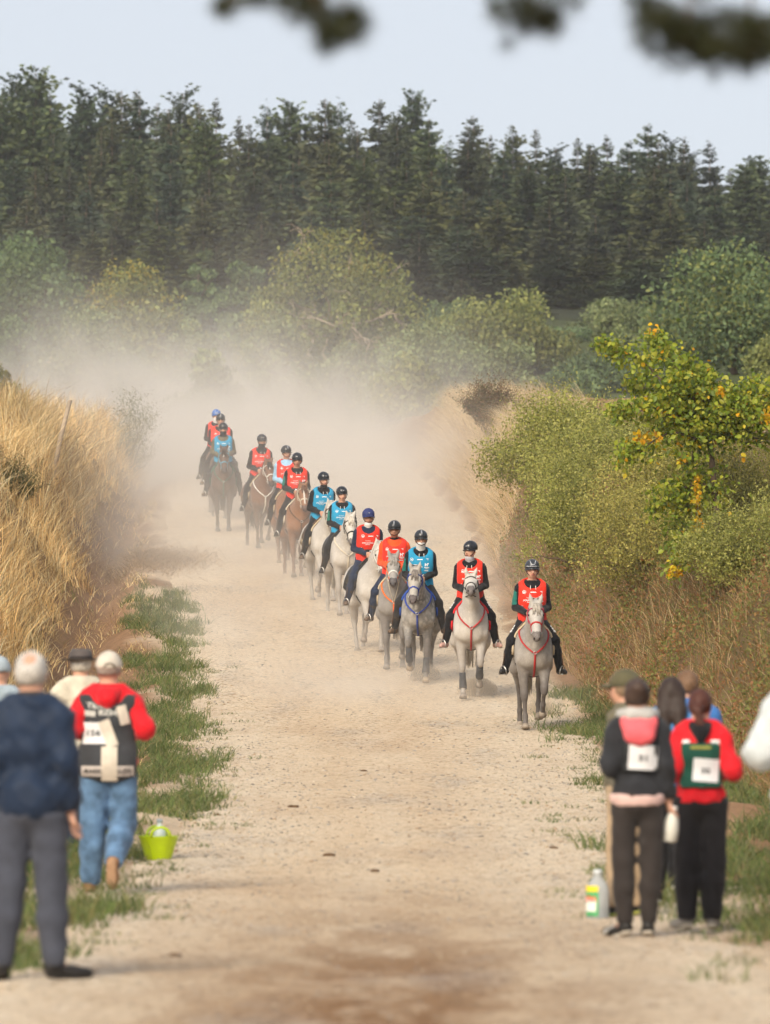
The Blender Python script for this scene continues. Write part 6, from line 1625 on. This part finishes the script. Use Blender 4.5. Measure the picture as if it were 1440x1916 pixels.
# --- the man in the navy jacket
p = stander('grey-haired man in a navy quilted jacket standing nearest the camera', spot(58, 31.0), PI - 0.10, 1.77, 0.88, NAVYJ, 0.018, -0.12, GREYT, 0.9, SHOEB, feet=[((-0.11, 0.0, 0.50), (-0.13, 0.03, 0.085), (-0.30, -0.06, 0.03)), ((0.11, 0.02, 0.50), (0.15, 0.03, 0.085), (0.19, -0.15, 0.03))], arms=[((-0.195, 0.06, 1.15), (-0.21, -0.03, 0.90)), ((0.195, 0.06, 1.15), (0.21, -0.03, 0.90))], skin=SKIN, sole=SOLEB)
hair_cap(p, mat_hair('grey_hair', (0.50, 0.47, 0.43)), bald=True)
g = p['g']; organ('collar', g, smax(g.seg(p['B'](0, 0.02, 0.50), p['B'](0, 0.01, 0.57), 0.088, 0.080), g.Z - p['B'](0, 0, 0.575)[2], 0.01), cloth('brown_collar', (0.05, 0.04, 0.035)), p['root'])
# --- pale blue-grey cap behind him
p = stander('person in a pale blue-grey cap half hidden behind the navy-jacketed man', spot(-2, 45.0), PI, 1.66, 1.0, cloth('pale_blue_cloth', (0.33, 0.40, 0.45)), 0.022, -0.1, DARKJ, 1.0, SHOEB)
ball_cap(p, cloth('pale_cap', (0.36, 0.42, 0.46)), False)
# --- the person in the wide hat
p = stander('person in a wide grey hat and cream jacket with a black strap', spot(152, 48.5), PI + 0.35, 1.72, 1.0, CREAM, 0.024, -0.08, DARKJ, 1.2, mat_plain('brown_shoe', (0.09, 0.05, 0.03), 0.7), arms=[((-0.24, -0.02, 1.20), (-0.10, -0.24, 1.28)), ((0.25, 0.0, 1.22), (0.14, -0.25, 1.34))], hands=('grip', 'grip'))
g, Hh, B = p['g'], p['Hh'], p['B']
hat = empty('hat', Hh(0, 0.01, 0.73)); hat.parent = p['root']; FELT = cloth('grey_felt', (0.095, 0.080, 0.075))
mb = MB(); lathe(mb, [(0.098, -0.01), (0.100, 0.03), (0.092, 0.075), (0.07, 0.095), (0.002, 0.088)], 24, (0, 0, 0), 1.0, 1.12); link('hat_crown', mb.mesh('hat_crown'), FELT, hat)
mb = MB(); lathe(mb, [(0.096, 0.004), (0.14, -0.006), (0.178, 0.008), (0.182, 0.012), (0.140, 0.002), (0.096, 0.014)], 28, (0, 0, 0), 1.0, 1.1); link('hat_brim', mb.mesh('hat_brim'), FELT, hat)
mb = MB(); lathe(mb, [(0.1005, 0.012), (0.1015, 0.03)], 24, (0, 0, 0), 1.0, 1.12); link('hat_band', mb.mesh('hat_band'), cloth('hat_ribbon', (0.03, 0.025, 0.025)), hat)
hair_cap(p, mat_hair('white_hair', (0.55, 0.50, 0.43)))
bvj = bvh_of(p['jo'].data); mb = MB(); tube(mb, project_strip(bvj, [B(-0.14, -0.05, 0.52), B(-0.13, 0.09, 0.47), B(0, 0.16, 0.33), B(0.14, 0.14, 0.18), B(0.2, 0.02, 0.08)], 0.006, 20), 0.022, 6, flat=0.3); link('strap', mb.mesh('strap'), BLACK, p['root'])
# --- the man in red
p = stander('walking man in red jacket, cream cap and grey numbered bib', spot(203, 43.0), PI, 1.79, 0.95, REDJ, 0.022, -0.12, JEANS, 1.5, SUEDE, feet=[((-0.11, -0.03, 0.50), (-0.055, 0.36, 0.24), (-0.05, 0.32, 0.06)), ((0.11, 0.0, 0.50), (0.13, 0.0, 0.085), (0.15, -0.18, 0.03))], arms=[((-0.275, 0.10, 1.18), (-0.18, -0.14, 1.18)), ((0.275, 0.10, 1.18), (0.18, -0.14, 1.18))], skin=SKIN, hands=('grip', 'grip'), sole=mat_plain('tan_sole', (0.36, 0.22, 0.13), 0.8, 0.15), look=0.1)
hair_cap(p, mat_hair('short_grey_hair', (0.30, 0.24, 0.20)), low=-0.02); ball_cap(p, cloth('cream_cap', (0.58, 0.52, 0.44)))
g, B = p['g'], p['B']
f = smin(g.chain([B(-0.10, 0.02, 0.53), B(0, 0.12, 0.46), B(0.10, 0.02, 0.53)], [0.045, 0.07, 0.045], 0.04), g.seg(B(0, 0.13, 0.44), B(0, 0.14, 0.38), 0.05, 0.02), 0.03); organ('hood', g, f, REDJ, p['root'])
bib = back_panel(p, 'bib', GREYB, 0.050, -0.21, 0.21, 0.80, 1.44, True); bv = bvh_of(bib.data)
d = Decal(bv, 1, 0.004); d.rect(0.093, 1.08, 0.185, 0.155); d.out('paper', PAPER, bib)
d = Decal(bv, 1, 0.007); d.text('156', 0.10, 1.135, 0.045, 0.10, 0.02); d.out('paper_number', DARKPRINT, bib)
d = Decal(bv, 1, 0.004); d.text('TEAM', 0.07, 1.335, 0.042, 0.17, 0.04, 0.05); d.text('BZH', 0.0, 1.285, 0.040, 0.13, 0.04, 0.04); d.rect(0.13, 1.28, 0.08, 0.04, tilt=0.1); d.out('lettering', mat_plain('silver_print', (0.5, 0.49, 0.45), 0.5), bib)
d = Decal(bv, 1, 0.005); d.rect(0.0, 0.845, 0.38, 0.075, 8); d.out('band', mat_plain('pale_band', (0.60, 0.54, 0.50), 0.7), bib)
d = Decal(bv, 1, 0.008); d.text('BRANDEOS', 0.092, 0.865, 0.034, 0.155, 0.02); d.text('HELLEVI', -0.105, 0.865, 0.036, 0.13, 0.02); d.out('band_lettering', DARKPRINT, bib)
d = Decal(bv, 1, 0.010); d.rect(-0.015, 0.81, 0.115, 0.25, 6); d.rect(-0.04, 1.06, 0.085, 0.20, 6, -0.35); d.rect(-0.13, 1.22, 0.07, 0.14, 5, -0.25); d.out('sash', mat_plain('cream_sash', (0.62, 0.55, 0.46), 0.8), bib)
# --- woman in the charcoal jacket
p = stander('woman in a charcoal jacket with coral-lined hood and bib number 31', spot(1192, 36.3), PI + 0.06, 1.63, 0.80, CHAR, 0.016, -0.03, JOG, 0.35, SHOEB, feet=[((-0.09, 0.02, 0.50), (-0.07, 0.03, 0.085), (-0.08, -0.16, 0.03)), ((0.10, 0.02, 0.50), (0.09, 0.03, 0.085), (0.20, -0.13, 0.03))], arms=[((-0.180, 0.05, 1.15), (-0.215, -0.02, 0.905)), ((0.200, 0.07, 1.14), (0.12, -0.17, 1.12))], hands=('grip', 'grip'), sole=SOLEW, trouser_end=0.075)
hair_cap(p, mat_hair('brown_hair', (0.060, 0.036, 0.026)), bun=True)
g, B = p['g'], p['B']; WOMAN31 = p
f = g.chain([B(-0.11, 0.03, 0.54), B(-0.06, 0.10, 0.535), B(0.06, 0.10, 0.535), B(0.11, 0.03, 0.54)], [0.045, 0.05, 0.05, 0.045], 0.03); ho = organ('hood', g, f, GREYH, p['root'])
f = smin(g.chain([B(-0.09, 0.11, 0.49), B(-0.05, 0.15, 0.40), B(0.05, 0.15, 0.40), B(0.09, 0.11, 0.49)], [0.045, 0.05, 0.05, 0.045], 0.04), g.seg(B(0, 0.13, 0.46), B(0, 0.16, 0.36), 0.06, 0.035), 0.04); organ('hood_lining', g, f, PINK, ho)
f = smax(smax(smin(T_ := p['T'], g.ell(p['pv'], (0.150, 0.125, 0.14)), 0.06) - 0.026, g.Z - 0.96, 0.01), 0.868 - g.Z, 0.01); organ('shirt_hem', g, f, cloth('pale_pink_shirt', (0.66, 0.46, 0.42)), p['root'])
bib = back_panel(p, 'bib', mat_plain('black_mesh', (0.02, 0.022, 0.024), 0.6), 0.044, -0.135, 0.12, 1.10, 1.33); bv = bvh_of(bib.data)
d = Decal(bv, 1, 0.004); d.rect(-0.02, 1.12, 0.20, 0.165, tilt=0.06); d.out('paper', PAPER, bib); d = Decal(bv, 1, 0.007); d.text('31', -0.02, 1.175, 0.045, 0.06, 0.02); d.out('paper_number', DARKPRINT, bib)
mb = MB()
for (hp, kn, an, to) in p['LG']:
    for q in (0.45, 0.6, 0.75):
        c = an + (to - an) * q + np.array([0, 0, -0.02]); s_ = np.sign(hp[0]); tube(mb, [c + [s_ * 0.046, 0, -0.02], c + [s_ * 0.040, 0.01, 0.01], c + [s_ * 0.02, 0.015, 0.03]], 0.006, 5)
link('shoe_stripe', mb.mesh('shoe_stripe'), M_WHITE, p['root'])
# --- olive cap behind her
p = stander('person in an olive cap and beige trousers behind the charcoal-jacketed woman', spot(1172, 39.2), PI + 1.1, 1.67, 0.80, OLIVE, 0.015, -0.08, BEIGE, 1.2, SHOEB, feet=[((-0.09, 0.02, 0.50), (-0.08, 0.03, 0.085), (-0.10, -0.16, 0.03)), ((0.09, -0.02, 0.50), (0.10, -0.03, 0.085), (0.16, -0.20, 0.03))], sole=SOLEY, arms=[((-0.185, 0.06, 1.16), (-0.185, 0.03, 0.92)), ((0.185, 0.06, 1.16), (0.185, 0.03, 0.92))])
hair_cap(p, mat_hair('light_hair', (0.22, 0.15, 0.09))); ball_cap(p, cloth('olive_cap', (0.10, 0.09, 0.05)), False)
# --- woman in red
p = stander('woman in a red jacket with green bib bag number 30 and reddish ponytail', spot(1310, 37.3), PI - 0.05, 1.56, 0.82, REDJ, 0.020, -0.05, cloth('black_trousers', (0.016, 0.015, 0.017)), 1.3, SHOEG, arms=[((-0.235, 0.09, 1.14), (-0.14, -0.15, 1.14)), ((0.205, 0.09, 1.14), (0.14, -0.15, 1.14))], hands=('grip', 'grip'), sole=SOLEW, look=-0.15, feet=[((-0.09, 0.02, 0.50), (-0.08, 0.03, 0.085), (-0.10, -0.15, 0.03)), ((0.10, 0.02, 0.50), (0.10, 0.03, 0.085), (0.20, -0.12, 0.03))])
hair_cap(p, mat_hair('auburn_hair', (0.075, 0.025, 0.016)), tail=True)
g, B = p['g'], p['B']
f = smin(g.chain([B(-0.09, 0.03, 0.52), B(0, 0.11, 0.49), B(0.09, 0.03, 0.52)], [0.042, 0.055, 0.042], 0.03), g.seg(B(0, 0.12, 0.47), B(0, 0.14, 0.40), 0.06, 0.03), 0.03); organ('hood', g, f, BLACK, p['root'])
bib = back_panel(p, 'bib_bag', GREENB, 0.050, -0.155, 0.155, 1.02, 1.345); bv = bvh_of(bib.data)
d = Decal(bv, 1, 0.004); d.rect(-0.030, 1.065, 0.185, 0.165, tilt=0.08); d.out('paper', PAPER, bib); d = Decal(bv, 1, 0.007); d.text('30', -0.035, 1.12, 0.045, 0.065, 0.02); d.out('paper_number', DARKPRINT, bib)
d = Decal(bv, 1, 0.004); d.rect(0.0, 1.30, 0.15, 0.022); d.out('yellow_print', mat_plain('yellow_print', (0.25, 0.25, 0.05), 0.7), bib)
d = Decal(bvh_of(p['jo'].data), 1, 0.006); d.rect(0.105, 1.335, 0.05, 0.03); d.rect(-0.105, 1.335, 0.06, 0.03); d.out('shoulder_print', PRINT, p['jo'])
# --- long dark hair, blue top
p = stander('woman with long dark hair and a blue top behind the woman in red', spot(1256, 41.0), PI - 0.1, 1.63, 0.95, BLUEC, 0.02, -0.05, BLACK, 0.4, SHOEB, sole=M_WHITE, trouser_end=0.04)
hair_cap(p, mat_hair('dark_brown_hair', (0.035, 0.022, 0.017)), long=True)
p = stander('light-brown-haired person in blue in front of the long-haired woman', spot(1287, 43.5), PI + 0.2, 1.66, 1.0, cloth('bright_blue_cloth', (0.05, 0.17, 0.45)), 0.022, -0.05, BLACK, 1.0, SHOEB)
hair_cap(p, mat_hair('light_brown_hair', (0.16, 0.09, 0.05)))
# --- white sleeve at the picture edge
p = stander('tall person in a white shirt and washed jeans cut off by the picture edge', spot(1530, 30.0), PI, 1.86, 1.0, WHITEC, 0.032, -0.02, DENIM, 1.6, SHOEG, arms=[((-0.28, 0.04, 1.18), (-0.20, -0.20, 1.14)), ((0.285, 0.05, 1.16), (0.20, -0.19, 1.15))], sleeve_cut=0.12, hands=('grip', 'grip'))
hair_cap(p, mat_hair('short_brown_hair', (0.07, 0.045, 0.03)))

# ------------------------------------------------------------------ things the spectators brought
def bottle_mesh(mb, r, h, n=20):
    lathe(mb, [(0.001, 0), (r * .92, 0.002), (r, 0.012), (r * .97, h * .1), (r, h * .2), (r, h * .58), (r * .9, h * .70), (r * .55, h * .82), (r * .36, h * .88), (r * .36, h * .93)], n)
M_CLEAR = mat_plain('cloudy_plastic', (0.62, 0.66, 0.68), 0.25, 0.05, spec=0.5)
_b = M_CLEAR.node_tree.nodes['Principled BSDF']; _b.inputs['Transmission Weight'].default_value = 0.55; _b.inputs['IOR'].default_value = 1.2
q = ground_hit(1118, 1722)
bt = empty('plastic_bottle', q, 0.2); tag(bt, 'big clear plastic bottle with a green and yellow label on the gravel', 'bottle')
mb = MB(); bottle_mesh(mb, 0.078, 0.34); link('bottle_body', mb.mesh('bottle_body'), M_CLEAR, bt)
mb = MB(); lathe(mb, [(0.03, 0.316), (0.032, 0.318), (0.032, 0.343), (0.001, 0.345)], 14); link('bottle_cap', mb.mesh('bottle_cap'), mat_plain('clear_cap', (0.55, 0.58, 0.6), 0.4), bt)
def arc_label(name, mat, r, z0, z1, a0, a1, parent):
    a = np.linspace(a0, a1, 12); V = np.array([[r * math.cos(t), r * math.sin(t), z] for z in (z0, z1) for t in a]); F = np.array([[i, i + 1, i + 13, i + 12] for i in range(11)]); mb = MB(); mb.add(V, [F]); return link(name, mb.mesh(name), mat, parent)
lab = arc_label('label', mat_plain('label_green', (0.08, 0.38, 0.14), 0.5), 0.0795, 0.03, 0.21, -3.5, -1.75, bt)
arc_label('label_top', mat_plain('label_yellow', (0.80, 0.62, 0.03), 0.5), 0.0800, 0.195, 0.235, -3.4, -1.75, bt); arc_label('label_middle', mat_plain('label_white', (0.75, 0.77, 0.72), 0.5), 0.0803, 0.06, 0.15, -3.3, -1.95, bt)
V, F = text_mesh('XTRA', 0.05); V = V.copy(); ang = -2.6 + V[:, 0] * 0.40; mb = MB(); mb.add(np.stack([0.0812 * np.cos(ang), 0.0812 * np.sin(ang), 0.125 + V[:, 1] * 0.042], 1), [F]); link('label_lettering', mb.mesh('label_lettering', smoothed=False), mat_plain('label_red', (0.75, 0.08, 0.03), 0.5), bt)
# white bottle in the hand of the woman in charcoal
sh, el, wr = WOMAN31['AR'][0]
wb = empty('milk_bottle', WOMAN31['root'].matrix_basis @ Vector(wr + np.array([0.0, -0.03, -0.27])), 0.3); wb.rotation_euler = (0.18, 0.10, 0.3); tag(wb, 'white plastic bottle held low by the woman in the charcoal jacket', 'bottle')
mb = MB(); lathe(mb, [(0.001, 0), (0.045, 0.002), (0.052, 0.012), (0.052, 0.09), (0.040, 0.15), (0.022, 0.195), (0.018, 0.215)], 20); link('bottle_body', mb.mesh('bottle_body'), mat_plain('milky_plastic', (0.68, 0.67, 0.60), 0.4, 0.04), wb)
mb = MB(); lathe(mb, [(0.018, 0.205), (0.021, 0.207), (0.021, 0.228), (0.001, 0.23)], 12); link('bottle_cap', mb.mesh('bottle_cap'), M_WHITE, wb)
# lime tub with a bottle inside
q = ground_hit(296, 1610)
tb = empty('flexible_tub', q, 0.15); tag(tb, 'lime green flexible tub with two handles at the edge of the track', 'tub'); LIME = mat_plain('lime_plastic', (0.50, 0.68, 0.005), 0.4, 0.05, spec=0.4)
mb = MB(); lathe(mb, [(0.001, 0.003), (0.105, 0.003), (0.115, 0.02), (0.172, 0.205), (0.178, 0.212), (0.168, 0.212), (0.110, 0.028), (0.001, 0.02)], 28); link('tub_wall', mb.mesh('tub_wall'), LIME, tb)
for s_ in (-1, 1):
    mb = MB(); tube(mb, [(x_, s_ * (0.155 + 0.02 * math.sin(t)) , 0.205 + 0.085 * math.sin(t)) for t in np.linspace(0, PI, 11) for x_ in (0.085 * math.cos(t),)], 0.012, 7); link('handle', mb.mesh('handle'), LIME, tb)
tbt = empty('water_bottle', (q[0] + 0.01, q[1] + 0.0, q[2] + 0.022), 0.0); tag(tbt, 'pale plastic bottle standing in the lime green tub', 'bottle')
mb = MB(); bottle_mesh(mb, 0.055, 0.33); link('bottle_body', mb.mesh('bottle_body'), mat_plain('pale_plastic', (0.62, 0.70, 0.70), 0.35, 0.04), tbt)
mb = MB(); lathe(mb, [(0.022, 0.305), (0.026, 0.307), (0.026, 0.335), (0.001, 0.337)], 12); link('bottle_cap', mb.mesh('bottle_cap'), mat_plain('pale_cap', (0.60, 0.68, 0.70), 0.4), tbt)
# clods of earth and dung on the gravel
for k, (px, py, sz, lb) in enumerate([(615, 1605, 0.045, 'dark clod of dung alone in the middle of the gravel'), (700, 1635, 0.035, 'flat dark clod beside the middle of the track'), (403, 1528, 0.03, 'reddish clod of earth nearer the lime green tub'), (545, 1513, 0.04, 'reddish clod at the end of a crumbled row of earth'), (680, 1445, 0.032, 'small dark clod in the middle distance of the track'), (1035, 1590, 0.03, 'small clod at the end of an earth streak near the clear bottle'), (325, 1795, 0.03, 'small dark clod by the shadow of the navy-jacketed man')]):
    q = ground_hit(px, py); sz *= 1.1; r = np.random.default_rng(k); mb = MB(); n = 9
    for j in range(3):
        c = q * 0 + r.normal(0, sz * .5, 3) * [1, 1, 0]; lathe(mb, [(0.001, -0.01), (sz * .8, 0.0), (sz * (0.6 + .3 * r.random()), sz * .45), (0.001, sz * .7)], n, c, 1 + .3 * r.random(), 0.8)
    o = link('dirt_clod', mb.mesh('dirt_clod'), mat_plain('clod_%d' % (k % 2), [(0.11, 0.065, 0.035), (0.27, 0.13, 0.06)][k in (2, 3)], 0.95, 0.3, 30), None, q + [0, 0, 0.008]); tag(o, lb, 'clod', 'clods on the track')
